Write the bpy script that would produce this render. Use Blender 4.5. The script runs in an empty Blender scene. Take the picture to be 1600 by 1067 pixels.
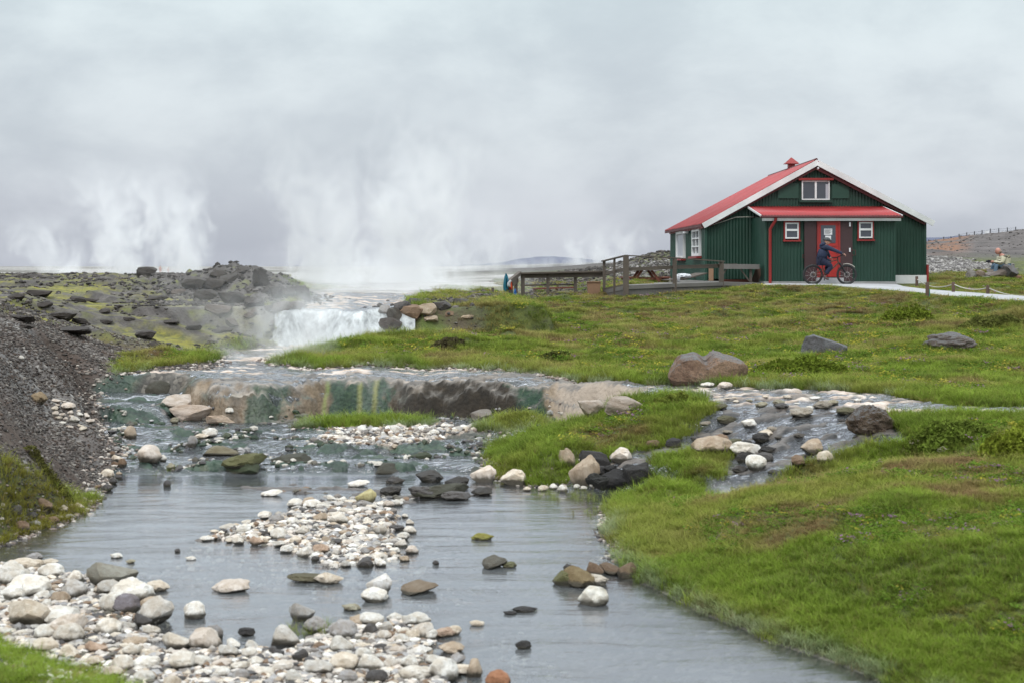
import bpy, bmesh, math, random
import numpy as np
from mathutils import Vector, Matrix, Euler
random.seed(7); rng = np.random.default_rng(11)
S = bpy.context.scene
COL = S.collection
# ------------------------------------------------------------------ camera, world, sun, exposure
HC, F, HY = 2.6, 2222.2, 415.0           # eye height above the pool, focal length and horizon row (1600 px frame)
cam = bpy.data.cameras.new('camera'); cam_o = bpy.data.objects.new('camera', cam); COL.objects.link(cam_o)
cam_o.location = (0, 0, HC); cam_o.rotation_euler = (math.radians(90), 0, 0)
cam.lens = 50; cam.sensor_width = 36; cam.shift_y = -(533.5 - HY) / 1600.0
cam.clip_start = 0.1; cam.clip_end = 9000
cam.dof.use_dof = True; cam.dof.focus_distance = 34; cam.dof.aperture_fstop = 3.2
S.camera = cam_o
S.view_settings.view_transform = 'Standard'; S.view_settings.look = 'None'
S.view_settings.exposure = 0.0; S.view_settings.gamma = 1.0
S.cycles.use_denoising = True
try: S.cycles.denoiser = 'OPENIMAGEDENOISE'
except Exception: pass
S.cycles.max_bounces = 6; S.cycles.diffuse_bounces = 2; S.cycles.glossy_bounces = 2
S.cycles.transparent_max_bounces = 12; S.cycles.volume_bounces = 2
S.cycles.volume_max_steps = 96; S.cycles.volume_step_rate = 1.0
S.cycles.use_adaptive_sampling = True; S.cycles.adaptive_threshold = 0.02
SUN_EL, SUN_AZ = math.radians(52), math.radians(200)     # azimuth from +Y, clockwise

class NT:
    """small helper round a node tree"""
    def __init__(s, tree): s.t = tree; tree.nodes.clear()
    def n(s, kind, **kw):
        nd = s.t.nodes.new(kind)
        for k, v in kw.items():
            if k.startswith('i_'):
                key = k[2:]; key = int(key) if key.isdigit() else key.replace('_', ' ')
                s.put(nd.inputs[key], v)
            else: setattr(nd, k, v)
        return nd
    def put(s, sock, v):
        if isinstance(v, bpy.types.NodeSocket): s.t.links.new(v, sock)
        elif isinstance(v, bpy.types.Node): s.t.links.new(v.outputs[0], sock)
        else: sock.default_value = v
    def math(s, op, a, b=0.0, c=0.0, clamp=False):
        nd = s.t.nodes.new('ShaderNodeMath'); nd.operation = op; nd.use_clamp = clamp
        s.put(nd.inputs[0], a); s.put(nd.inputs[1], b); s.put(nd.inputs[2], c); return nd.outputs[0]
    def mix(s, f, a, b, blend='MIX'):
        nd = s.t.nodes.new('ShaderNodeMix'); nd.data_type = 'RGBA'; nd.blend_type = blend
        s.put(nd.inputs[0], f); s.put(nd.inputs[6], rgba(a)); s.put(nd.inputs[7], rgba(b)); return nd.outputs[2]
    def noise(s, vec, scale, detail=3.0, rough=0.55, dist=0.0, out=0):
        nd = s.t.nodes.new('ShaderNodeTexNoise')
        if vec is not None: s.put(nd.inputs['Vector'], vec)
        nd.inputs['Scale'].default_value = scale; nd.inputs['Detail'].default_value = detail
        nd.inputs['Roughness'].default_value = rough; nd.inputs['Distortion'].default_value = dist
        return nd.outputs[out]
    def ramp(s, f, stops, interp='LINEAR'):
        nd = s.t.nodes.new('ShaderNodeValToRGB'); s.put(nd.inputs[0], f); cr = nd.color_ramp; cr.interpolation = interp
        while len(cr.elements) < len(stops): cr.elements.new(0.5)
        for e, (p, c) in zip(cr.elements, stops):
            e.position = p; e.color = rgba(c) if not isinstance(c, (int, float)) else (c, c, c, 1)
        return nd.outputs[0]
    def mr(s, v, a, b, c=0.0, d=1.0, smooth=False):
        nd = s.t.nodes.new('ShaderNodeMapRange')
        if smooth: nd.interpolation_type = 'SMOOTHSTEP'
        s.put(nd.inputs[0], v)
        for i, x in zip((1, 2, 3, 4), (a, b, c, d)): s.put(nd.inputs[i], x)
        return nd.outputs[0]
    def mapping(s, vec, scale=(1, 1, 1), loc=(0, 0, 0)):
        nd = s.t.nodes.new('ShaderNodeMapping'); s.put(nd.inputs[0], vec)
        nd.inputs['Scale'].default_value = scale; nd.inputs['Location'].default_value = loc; return nd.outputs[0]
    def attr(s, name, out=2, kind='GEOMETRY'):
        nd = s.t.nodes.new('ShaderNodeAttribute'); nd.attribute_name = name; nd.attribute_type = kind
        return nd.outputs[out]
def rgba(c):
    if isinstance(c, (tuple, list)) and len(c) == 3: return (c[0], c[1], c[2], 1.0)
    return c
def srgb(r, g, b):
    f = lambda v: ((v/255+0.055)/1.055)**2.4 if v/255 > 0.04045 else v/255/12.92
    return (f(r), f(g), f(b))

world = bpy.data.worlds.new('World'); S.world = world; world.use_nodes = True
w = NT(world.node_tree)
geo = w.n('ShaderNodeTexCoord').outputs['Generated']
sep = w.n('ShaderNodeSeparateXYZ', i_0=geo)
sky = w.n('ShaderNodeTexSky'); sky.sky_type = 'NISHITA'; sky.sun_disc = False
sky.sun_elevation = SUN_EL; sky.sun_rotation = SUN_AZ
elev = w.math('MAXIMUM', sep.outputs[2], 0.0)
den = w.math('ADD', elev, 0.10)
cx = w.math('DIVIDE', sep.outputs[0], den); cy = w.math('DIVIDE', sep.outputs[1], den)
cv = w.n('ShaderNodeCombineXYZ', i_0=cx, i_1=cy, i_2=elev)
n1 = w.noise(w.mapping(geo, (6.5, 6.5, 12.0), (3.1, 1.7, 0)), 1.0, 7, 0.56, 0.15)
n2 = w.noise(w.mapping(cv, (0.5, 0.32, 1.0), (7.3, 4.2, 0)), 1.0, 4, 0.5, .1)
nn = w.math('ADD', w.math('MULTIPLY', n1, 0.65), w.math('MULTIPLY', n2, 0.35))
# overcast: mauve grey near the horizon, pale blue white higher up, brighter overhead
base = w.ramp(w.math('MULTIPLY', elev, 2.6), [(0.0, srgb(188, 193, 204)), (0.10, srgb(200, 205, 214)),
      (0.22, srgb(210, 217, 223)), (0.36, srgb(214, 223, 228)), (0.50, srgb(217, 229, 233)), (1.0, srgb(224, 232, 236))])
lo = w.mix(1.0, base, (0.885, 0.895, 0.915), 'MULTIPLY'); hi = w.mix(1.0, base, (1.16, 1.155, 1.14), 'MULTIPLY')
cl = w.mix(w.mr(nn, 0.36, 0.62, 0, 1, True), lo, hi)
zen = w.mr(elev, 0.22, 0.80, 1.0, 2.5)
cl = w.mix(1.0, cl, w.n('ShaderNodeCombineXYZ', i_0=zen, i_1=zen, i_2=zen), 'MULTIPLY')
skyd = w.mix(1.0, sky.outputs[0], (0.1, 0.1, 0.1), 'MULTIPLY')
tot = w.mix(0.95, skyd, cl)
bg = w.n('ShaderNodeBackground', i_0=tot); bg.inputs[1].default_value = 1.0
w.n('ShaderNodeOutputWorld', i_0=bg)
world.cycles.sampling_method = 'MANUAL'; world.cycles.sample_map_resolution = 512
sun = bpy.data.lights.new('sun', 'SUN'); sun.energy = 1.5; sun.angle = math.radians(14); sun.color = (1.0, 0.965, 0.91)
sun_o = bpy.data.objects.new('sun', sun); COL.objects.link(sun_o)
sd_ = Vector((math.sin(SUN_AZ)*math.cos(SUN_EL), math.cos(SUN_AZ)*math.cos(SUN_EL), math.sin(SUN_EL)))
sun_o.rotation_euler = sd_.to_track_quat('Z', 'Y').to_euler(); sun_o.location = (0, 0, 60)

# ------------------------------------------------------------------ numpy noise
_perm = rng.permutation(512).astype(np.int64); _perm = np.concatenate([_perm, _perm])
def _h(ix, iy, iz=0): return _perm[(_perm[(_perm[ix & 511] + iy) & 511] + iz) & 511]
_g2 = np.array([(math.cos(a), math.sin(a)) for a in np.linspace(0, 2*math.pi, 512, endpoint=False)])
def perlin2(x, y, seed=0):
    x = np.asarray(x, float) + seed*17.13; y = np.asarray(y, float) + seed*5.7
    xi = np.floor(x).astype(np.int64); yi = np.floor(y).astype(np.int64); xf = x-xi; yf = y-yi
    u = xf*xf*xf*(xf*(xf*6-15)+10); v = yf*yf*yf*(yf*(yf*6-15)+10)
    def g(i, j):
        gg = _g2[_h(xi+i, yi+j)]; return gg[..., 0]*(xf-i) + gg[..., 1]*(yf-j)
    a = g(0, 0); b = g(1, 0); c = g(0, 1); d = g(1, 1)
    return (a+(b-a)*u + ((c+(d-c)*u)-(a+(b-a)*u))*v)*1.5
def fbm2(x, y, o=4, seed=0, gain=0.5):
    t = 0; a = 1
    for k in range(o):
        t = t + a*perlin2(x*2**k, y*2**k, seed+k*3); a *= gain
    return t
def ridge2(x, y, o=4, seed=0):
    t = 0; a = 1
    for k in range(o):
        t = t + a*(1-2*np.abs(perlin2(x*2**k, y*2**k, seed+k*3))); a *= 0.5
    return t/2
_g3 = rng.normal(size=(512, 3)); _g3 /= np.linalg.norm(_g3, axis=1)[:, None]
def perlin3(p, seed=0):
    p = np.asarray(p, float) + seed*11.37
    i0 = np.floor(p).astype(np.int64); f = p-i0; u = f*f*f*(f*(f*6-15)+10)
    def g(a, b, c):
        gg = _g3[_h(i0[:, 0]+a, i0[:, 1]+b, i0[:, 2]+c)]
        return gg[:, 0]*(f[:, 0]-a)+gg[:, 1]*(f[:, 1]-b)+gg[:, 2]*(f[:, 2]-c)
    L = lambda a, b, t: a+(b-a)*t
    x0 = L(L(g(0,0,0), g(1,0,0), u[:, 0]), L(g(0,1,0), g(1,1,0), u[:, 0]), u[:, 1])
    x1 = L(L(g(0,0,1), g(1,0,1), u[:, 0]), L(g(0,1,1), g(1,1,1), u[:, 0]), u[:, 1])
    return L(x0, x1, u[:, 2])*1.5
def fbm3(p, o=3, seed=0):
    t = 0; a = 1
    for k in range(o): t = t + a*perlin3(p*2**k, seed+k*5); a *= 0.5
    return t
def sstep(a, b, x):
    t = np.clip((x-a)/(b-a), 0, 1); return t*t*(3-2*t)

# ------------------------------------------------------------------ terrain functions (world x right, y away, z up, pool at z 0)
def PX(px, Y): return (px-800.0)/F*Y                     # sideways position of a bearing at distance Y
def YZ(py, z): return (HC-z)*F/(py-HY)                   # distance at which height z shows on a row
def ZY(py, Y): return HC-(py-HY)*Y/F
def poly_sd(x, y, P):
    """signed distance, positive inside"""
    P = np.asarray(P, float); d2 = np.full(x.shape, 1e18); ins = np.zeros(x.shape, bool)
    n = len(P)
    for i in range(n):
        ax, ay = P[i]; bx, by = P[(i+1) % n]; ex, ey = bx-ax, by-ay
        wx = x-ax; wy = y-ay
        t = np.clip((wx*ex+wy*ey)/(ex*ex+ey*ey+1e-12), 0, 1)
        dx = wx-ex*t; dy = wy-ey*t
        d2 = np.minimum(d2, dx*dx+dy*dy)
        c = ((ay > y) != (by > y)) & (x < (bx-ax)*(y-ay)/((by-ay) if by != ay else 1e-12)+ax)
        ins ^= c
    return np.where(ins, 1, -1)*np.sqrt(d2)
def polyz(pts):                                          # (bearing, row, height) -> plan position
    return [(PX(px, YZ(py, z)), YZ(py, z)) for px, py, z in pts]
def polyy(pts): return [(PX(px, Y), Y) for px, Y in pts]
RIVER = polyz([(1700,1230,0),(1500,1112,0),(1370,1062,0),(1290,1030,0),(1200,1003,0),(1120,968,0),(1050,935,0),(992,900,0),(962,872,0),(948,835,0),
    (946,800,0),(960,782,0),(1015,767,0),(1090,757,.15),(1150,753,.28),(1185,748,.3),(1240,728,.4),(1285,714,.48),(1330,697,.6),(1430,690,.65),
    (1400,676,.72),(1375,655,.8),(1400,646,.84),(1490,645,.85),(1700,648,.86),(1700,637,.86),(1480,636,.86),(1440,628,.86),(1390,619,.85),(1280,612,.85),
    (1170,608,.84),(1060,602,.83),(1000,602,.82),(930,598,.82),(840,587,.82),(760,580,.83),(700,574,.83),(600,574,.84),(500,573,.85),(415,566,.87),
    (430,560,.88)]) + polyy([(500,28.6),(560,29.6),(632,30.2),(640,32.5),(640,40),(700,44),(500,44),(480,38),(465,33),(440,31.0),(400,29.5),(345,26.8)]) + polyz([
    (342,568,.86),(320,575,.85),(230,581,.83),(160,588,.81),(85,592,.8),(90,606,.6),(120,625,.42),(150,640,.3),(150,660,.24),(175,690,.16),
    (195,712,.08),(170,745,0),(150,775,0),(132,802,0),(60,830,0),(0,852,0),(-200,885,0),(-600,900,0),(-600,1010,.0),(-120,1000,0),(0,1004,0),(90,1036,0),(190,1064,0),(330,1140,0),(400,1230,0)])
ISL = [polyz([(772,748,.0),(765,728,.1),(775,712,.2),(756,706,.2),(754,692,.22),(790,682,.25),(850,672,.3),(880,662,.4),(930,650,.5),(1000,640,.6),(1003,626,.7),(1030,612,.8),
              (1100,626,.78),(1105,640,.72),(1135,655,.62),(1095,670,.55),(1045,684,.5),(1005,700,.4),(930,716,.3),(912,738,.1),(895,762,0),(840,760,0)]),
       polyz([(1012,762,.05),(1008,735,.3),(1030,706,.4),(1085,700,.42),(1140,706,.4),(1138,742,.3),(1090,760,.2)]),
       polyz([(462,671,.24),(480,661,.24),(560,658,.24),(640,657,.24),(685,662,.24),(674,669,.24),(560,671,.24)]),
       polyz([(738,673,.24),(762,662,.24),(800,660,.24),(860,662,.24),(862,669,.24),(800,677,.24)])]
# control points of the land (bearing, row seen, distance)
LC = [(0,760,13.4),(0,850,13.2),(0,640,15.6),(0,560,18.6),(0,500,22.5),(60,545,21),(100,522,25.3),(60,508,24.5),(100,560,23),(150,548,25),(200,562,24.8),(250,574,24.6),(60,600,20.6),(40,640,18.2),(60,680,17.5),(100,740,16),(-100,650,14.5),(-100,520,20),
 (-300,500,20),(-300,700,12.6),(-800,430,20),(-800,600,12),(130,800,14.8),(60,800,13.9),(40,770,14.0),(300,562,26.4),(240,560,26),(330,566,26.2),
 (0,484,27),(100,505,28.5),(200,536,28.5),(300,549,28.6),(0,462,33),(150,470,34),(250,505,31.5),(350,532,31),(-400,455,35),(-800,450,35),(0,444,55),(120,447,50),(-500,435,60),
 (0,434,90),(150,432,90),(60,430,120),(-400,428,120),(230,475,37),(330,497,35.5),(215,440,42),(245,431,43),(300,428,43),(340,422,43),(375,426,42),(400,432,41.5),(425,445,40),(450,457,38.5),(480,472,37),
 (330,462,39.5),(400,470,37.5),(430,500,34.5),(400,520,33),(440,515,32.5),(470,492,34),(300,441,52),(380,438,52),(440,445,48),(250,432,80),(400,430,90),
 (500,478,34),(620,478,34),(560,470,38),(500,457,46),(700,457,46),(600,440,70),(600,426,130),(600,419.5,260),(300,427,130),(800,428,95),(760,440,62),(200,422,260),(-500,422,260),
 (640,495,33.5),(650,522,31.3),(700,483,36.5),(740,468,41),(700,505,33),(760,490,38),(780,474,44),(812,470,44.5),(856,466,44.6),(899,461,45),(830,455,52),(900,447,58),(820,437,72),
 (440,549,27.6),(500,538,28),(560,526,29.4),(640,520,30.5),(600,558,26.6),(700,532,28.8),(800,512,32.5),(700,562,25.8),(520,562,26.6),(800,560,25),(850,500,36),(900,482,40.5),(945,466,45.5),(1000,465,46.3),(1000,500,36.5),(900,540,28.4),
 (1000,540,28),(1000,580,22.9),(1100,560,24.8),(1130,596,21.2),(1100,455,47.2),(1195,449,48.0),(1200,500,36),(1200,540,27.3),(1300,598,20.5),(1300,560,24),(1300,450,46.8),(1390,450,45.9),(1400,500,33.5),(1400,560,24),
 (1400,606,19.8),(1500,470,41.5),(1600,478,39),(1600,455,45.5),(1500,452,46.5),(1600,440,53.5),(1500,441,53),(1450,438,53.5),(1600,500,33),(1600,540,26),(1600,590,20.8),(1500,615,19.1),(1600,640,17.0),(1500,652,17.4),(1440,655,17.4),(1600,690,15.0),(1450,702,15.4),
 (1600,720,13.8),(1600,800,11.5),(1600,900,9.3),(1600,1000,7.8),(1400,760,13.0),(1400,900,9.75),(1400,1000,8.3),(1290,980,8.9),(1200,760,13.9),(1150,800,12.6),(1150,900,10.4),(1060,900,10.9),(1020,800,13.6),(1290,728,15.2),(1250,745,14.8),
 (2200,600,14),(2200,480,40),(2200,900,8),(2500,430,60),
 (1000,445,48),(1000,442,52),(1100,439,52),(1040,440,56),(960,438,60),(1250,445,48.5),(1400,440,52),(1440,437,53),(1000,430,62),(1000,417,68),(1035,395,76),(1010,402,74),(1080,398,76),(960,425,66),(940,424,80),(900,421,110),(940,411,120),(850,418,150),(700,418,260),(930,410.5,250),(820,415,260),
 (1100,420,70),(1300,430,66),(1460,428,60),(1500,426,62),(1550,424,64),(1470,402,80),(1520,412,76),(1600,418,72),(1560,408,85),(1600,402,95),(1460,400,100),(1700,400,90),
 (1450,388,200),(1600,370,210),(1450,380,300),(1500,372.5,300),(1550,366.5,300),(1600,360.5,300),(1750,345,300),(1300,400,200),(1100,405,200),(1300,395,300),(1100,408,300),
 (1450,395,600),(1600,392,600),(700,417,600),(100,417,600),(-1000,417,600),(2500,380,600),
 (1050,660,18.2),(960,670,18.4),(900,690,17.8),(850,710,17.2),(830,745,16.6),(1000,650,18.9),(1080,640,18.7),(950,700,17.4),(1075,715,16.7),(1080,740,16.3),(1060,622,20.0),
 (570,650,21.7),(800,662,20.6),(60,1040,8.9),(0,1067,8.4),(150,1100,7.9),(-300,1000,9),(1020,775,15.0),(1300,900,9.9),(1250,860,11),(1350,960,8.9),(1500,1050,7.6),(1100,860,11.4),(1000,830,12.8)]
_lx = []; _lz = []
for px, py, Y in LC:
    _lx.append(((px-800.0)/F*5.0, math.log(Y)*1.8)); _lz.append(ZY(py, Y))
_lx = np.array(_lx); _lz = np.array(_lz)
_A = np.sqrt(((_lx[:, None]-_lx[None])**2).sum(2)+1e-4)
_n = len(_lx); _M = np.zeros((_n+3, _n+3)); _M[:_n, :_n] = _A - 0.004*np.eye(_n)
_M[:_n, _n] = 1; _M[:_n, _n+1:] = _lx; _M[_n:, :_n] = _M[:_n, _n:].T
_W = np.linalg.solve(_M, np.concatenate([_lz, [0, 0, 0]]))
def land(x, y):
    a = x/y*5.0; b = np.log(y)*1.8; out = _W[_n] + a*_W[_n+1] + b*_W[_n+2]
    for i in range(_n): out = out + _W[i]*np.sqrt((a-_lx[i, 0])**2+(b-_lx[i, 1])**2+1e-4)
    return out
# water levels
TX = [PX(255,21.4), PX(300,21.6), PX(345,21.2), PX(420,21.5), PX(500,21.9), PX(600,21.9), PX(700,21.9), PX(780,21.6), PX(870,21.3), PX(940,20.8), PX(1005,20.2)]
TY = [22.6, 21.9, 21.3, 21.6, 22.5, 22.6, 22.2, 21.7, 21.5, 20.9, 20.2]
def terr_line(x):
    return np.interp(x, TX, TY) + 0.24*fbm2(x*1.0, y*.4, 4, 4) + 0.03*np.sin(x*5.1)
RW = [(1490,640,.86),(1440,637,.855),(1280,618,.85),(1170,614,.845),(1060,608,.83),(1380,648,.83),(1330,660,.72),(1250,640,.8),(1180,632,.81),(1120,640,.78),(1160,660,.66),(1240,670,.68),(1300,690,.6),(1200,690,.52),
      (1130,668,.58),(1100,684,.47),(1250,705,.47),(1180,725,.36),(1050,695,.42),(1150,748,.28),(1030,700,.38),(1700,640,.86),(1010,612,.81)]
_rp = np.array([((px-800)/F*YZ(py, z), YZ(py, z)) for px, py, z in RW]); _rz = np.array([z for *_, z in RW])
_rA = np.sqrt(((_rp[:, None]-_rp[None])**2).sum(2)); _m = len(_rp)
_rM = np.zeros((_m+1, _m+1)); _rM[:_m, :_m] = _rA-0.05*np.eye(_m); _rM[:_m, _m] = 1; _rM[_m, :_m] = 1
_rW = np.linalg.solve(_rM, np.concatenate([_rz, [0]]))
def w_right(x, y):
    out = _rW[_m]
    for i in range(_m): out = out + _rW[i]*np.sqrt((x-_rp[i, 0])**2+(y-_rp[i, 1])**2)
    # the dark cascade that drops into the pool
    c = sstep(16.55, 16.05, y)*sstep(1.95, 1.7, x)*0
    return np.clip(out, 0, 0.87)
def levels(x, y, off=0.0):
    """main channel level; off moves the edge of each step towards the camera"""
    yy = y + off
    n = 0.22*fbm2(x*1.3, y*0.3, 3, 21)
    left = sstep(PX(285, 22)+0.05, PX(285, 22)-0.35, x)
    z = 0.10*sstep(17.55, 17.85, yy+n) + 0.08*sstep(18.9, 19.15, yy+n*1.5) + 0.07*sstep(20.0, 20.25, yy+n)
    zl = 0.22*sstep(21.15, 21.35, yy+n*.9) + 0.08*sstep(22.0, 22.2, yy+n) + 0.28*sstep(22.9, 23.12, yy+n*.35)
    t = terr_line(x)
    fz = .70+.30*sstep(-.30, .30, fbm2(x*1.7, x*0+9.1, 3, 93)); zc = 0.44*fz*sstep(t-0.10, t+0.06, yy) + .44*(1-fz)*sstep(t+.14, t+.40, yy) + 0.09*sstep(t-.02, t+.40, yy) + .05*sstep(t+.1, t+1.1, yy)
    zc = zc*(1+.10*fbm2(x*.9, x*0+1.7, 2, 91))
    up = 0.05*sstep(24, 27, y) + 0.77*sstep(30.7, 31.3, yy+0.3*fbm2(x*1.2, x*0, 2, 8)) + 0.1*sstep(31.5, 46, y) + 0.2*sstep(50, 250, y)
    return z + left*zl + (1-left)*zc + up
def split_w(x, y):                                      # weight of the right-hand branch
    s = sstep(PX(1000, 20.0), PX(1060, 19.5), x + (y-20)*0.10)
    s = np.where(y < 19.5, sstep(PX(850, 18), PX(990, 18), x + (18-y)*0.0), s)
    s = s*sstep(15.2, 15.6, y)
    return s
def casc(x, y):                                         # drop from the right branch to the pool along a curved lip
    lip = np.interp(x, [0.9, 1.2, 1.55, 1.75, 2.1, 2.4, 2.7, 3.2], [16.55, 16.5, 16.35, 16.2, 15.75, 15.45, 15.3, 15.0])
    return sstep(lip-0.35, lip+0.05, y + 0.08*fbm2(x*3, y*3, 2, 31))
def water(x, y, off=0.0):
    a = levels(x, y, off); s = split_w(x, y)
    return a*(1-s) + np.minimum(w_right(x, y), 0.9)*casc(x, y+off)*s
BARS = [polyz([(298,850,0),(345,822,0),(440,800,0),(455,785,0),(520,778,0),(615,786,0),(645,815,0),(640,850,0),(650,872,0),(600,886,0),(520,890,0),(460,872,0),(430,858,0),(380,852,0)]),
        polyz([(-200,872,0),(0,872,0),(60,880,0),(215,915,0),(275,950,0),(262,985,0),(300,1012,0),(420,1005,0),(480,990,0),(540,968,0),(620,962,0),(690,972,0),(715,1010,0),(730,1067,0),(750,1180,0),(-200,1180,0)]),
        polyz([(470,686,.22),(520,672,.24),(600,668,.24),(700,664,.25),(760,668,.25),(700,682,.22),(620,690,.22),(540,692,.2)])]
# ------------------------------------------------------------------ helpers for objects
def setp(o, label=None, cat=None, group=None, kind=None):
    if label: o['label'] = label
    if cat: o['category'] = cat
    if group: o['group'] = group
    if kind: o['kind'] = kind
    return o
def mesh_np(name, V, Fq, mat=None, smooth=True, parent=None, attrs=None, loose=None):
    me = bpy.data.meshes.new(name); V = np.asarray(V, np.float32)
    me.vertices.add(len(V)); me.vertices.foreach_set('co', V.ravel())
    if Fq is not None and len(Fq):
        Fq = np.asarray(Fq, np.int32); k = Fq.shape[1]
        me.loops.add(Fq.size); me.loops.foreach_set('vertex_index', Fq.ravel())
        me.polygons.add(len(Fq)); me.polygons.foreach_set('loop_start', np.arange(0, Fq.size, k, dtype=np.int32))
        me.polygons.foreach_set('use_smooth', np.full(len(Fq), smooth))
    me.update(calc_edges=True)
    for an, (ty, arr) in (attrs or {}).items():
        at = me.attributes.new(an, ty, 'POINT')
        at.data.foreach_set({'FLOAT': 'value', 'FLOAT_COLOR': 'color', 'INT': 'value', 'FLOAT_VECTOR': 'vector'}[ty], np.asarray(arr, np.int32 if ty == 'INT' else np.float32).ravel())
    if mat: me.materials.append(mat)
    o = bpy.data.objects.new(name, me); COL.objects.link(o)
    if parent: o.parent = parent
    return o
def material(name):
    m = bpy.data.materials.new(name); m.use_nodes = True; return m, NT(m.node_tree)
def principled(nt, col, rough=0.7, bump=None, bstr=0.5, bdist=0.02, spec=0.5, metal=0.0):
    p = nt.n('ShaderNodeBsdfPrincipled'); nt.put(p.inputs['Base Color'], rgba(col)); nt.put(p.inputs['Roughness'], rough)
    nt.put(p.inputs['Metallic'], metal); nt.put(p.inputs['Specular IOR Level'], spec)
    if bump is not None:
        b = nt.n('ShaderNodeBump'); b.inputs['Strength'].default_value = bstr; b.inputs['Distance'].default_value = bdist
        nt.put(b.inputs['Height'], bump); nt.put(p.inputs['Normal'], b.outputs[0])
    nt.n('ShaderNodeOutputMaterial', i_0=p.outputs[0]); return p
# ------------------------------------------------------------------ ground sheet
_v = [math.log(5.0)]
while _v[-1] < math.log(620):
    Y = math.exp(_v[-1]); _v.append(_v[-1] + (0.0026 if 15 < Y < 24 or 30.2 < Y < 31.8 else 0.0055 if Y < 60 else 0.009))
RY = np.exp(np.array(_v)); _in = np.arange(-0.384, 0.3841, 0.0013)
_ex = 0.384*np.exp(np.linspace(0.02, 1.1, 46))
RU = np.concatenate([-_ex[::-1], _in, _ex]); NR, NC = len(RY), len(RU)
GX = RU[None, :]*RY[:, None]; GY = np.repeat(RY[:, None], NC, 1)
x = GX.ravel(); y = GY.ravel()
rsd = poly_sd(x, y, RIVER); isd = np.full(x.shape, -1e9)
for P in ISL: isd = np.maximum(isd, poly_sd(x, y, P))
# the concrete path by the house: matching stations on its near and far edges (bearing, row, level)
_pn = [(1193,446.3,1.955),(1240,446.3,1.955),(1290,446.5,1.95),(1320,449,1.93),(1360,452,1.90),(1400,455.5,1.86),(1450,460.5,1.81),(1500,465,1.77),(1560,470,1.73),(1620,475,1.70),(1800,487,1.62)]
_pf = [(1193,442,1.96),(1240,442,1.96),(1290,442,1.96),(1345,441.5,1.975),(1388,441,1.97),(1440,441,1.95),(1452,446.5,1.90),(1500,452.5,1.84),(1560,459,1.79),(1620,464,1.75),(1800,474,1.68)]
_pf = _pf[:5]+[(1412,448.8,1.90),(1450,453.5,1.85),(1500,457,1.80),(1560,461.5,1.76),(1620,465.5,1.72),(1800,476,1.65)]
PN = [(PX(a, YZ(b, c)), YZ(b, c)) for a, b, c in _pn]; PF = [(PX(a, YZ(b, c)), YZ(b, c)) for a, b, c in _pf]; ZP = [c for *_, c in _pn]; ZPF = [c for *_, c in _pf]
PATH = PN+PF[::-1]
jit = 0.07*fbm2(x*2.1, y*1.3, 3, 2)*np.clip(y/16, .5, 1.6)
sdw = np.minimum(rsd, -isd) + jit                        # positive in the water
bsd = np.full(x.shape, -1e9)
for P in BARS: bsd = np.maximum(bsd, poly_sd(x, y, P))
bsd = bsd + 0.18*fbm2(x*2.6, y*2.0, 3, 5)
Wb = water(x, y, 0.0); L = land(x, y)
def zone(poly, soft, nz=0.0, sc=0.6, seed=50):
    return sstep(-soft, soft, poly_sd(x, y, poly) + (nz*fbm2(x*sc, y*sc, 3, seed) if nz else 0))
m_gravel = zone(polyy([(-2500,6),(-60,10),(0,12.4),(60,13.5),(140,14.7),(200,17.2),(180,20.5),(110,23.2),(240,24.0),(345,26.5),(330,28.2),(245,27.6),(160,27),(100,26.2),(30,24.6),(-200,22),(-2500,20)]), 0.25, .5)
m_sinter = zone(polyy([(470,33.2),(640,33.2),(640,36.5),(720,43),(790,52),(860,80),(700,130),(1000,330),(1000,640),(-900,640),(-400,180),(90,100),(235,76),(400,55),(450,48)]), 1.0, 2.2, .15)
m_moss = zone(polyy([(-3000,20),(-200,22.2),(30,24.8),(100,26.4),(160,27.2),(245,27.8),(330,28.5),(400,29.5),(440,31.5),(470,34),(440,48),(235,75),(90,95),(-400,140),(-3000,100)]), 0.5, .6)
m_heath = zone(polyy([(590,30.4),(680,29.9),(745,32.2),(790,37),(830,43.6),(960,48),(1000,55),(1110,56),(1110,100),(1000,90),(900,90),(840,78),(790,50),(720,42),(640,36)]), 0.5, .8)
m_hill = zone(polyy([(1150,78),(1480,82),(1550,100),(1750,95),(3200,120),(3200,620),(1000,620),(1050,150)]), 3, 4, .1)
m_heap = zone(polyy([(1440,57),(1470,62),(1560,64),(1575,70),(1500,80),(1400,82),(1400,60)]), 0.8, 1.2, .5)
ridge = zone(polyy([(190,39.5),(300,38.2),(330,36),(390,33.2),(440,32),(480,34),(495,39),(460,44),(420,50),(200,50)]), 0.8, .6)
m_face_raw = (1-sstep(PX(285, 22)+0.05, PX(285, 22)-0.35, x))*sstep(.62, .40, np.abs(y-terr_line(x)-.10))*(1-split_w(x, y))*(sdw > -.3)
grass = np.clip(1 - np.maximum.reduce([m_gravel, m_sinter, m_moss, m_heath, m_hill, m_heap]), 0, 1)*sstep(120, 70, y)
lg = polyy([(180,23.2),(345,25.9),(350,27.2),(240,26.6),(190,25.2)])
lgm = sstep(-.15, .15, poly_sd(x, y, lg) + .2*fbm2(x*2, y*2, 2, 9))
grass = grass*(1-sstep(29.5, 28.5, y)*sstep(PX(420, 27), PX(380, 27), x)); grass = np.maximum(grass, lgm); m_gravel = np.maximum(m_gravel, sstep(28.5, 27.5, y)*sstep(-2.6, -3.4, x))
corner = sstep(-.1, .1, poly_sd(x, y, polyz([(-400,1000,0),(0,1000,0),(90,1034,0),(195,1066,0),(330,1140,0),(330,1300,0),(-900,1300,0)])))
grass = np.maximum(grass, corner)
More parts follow.
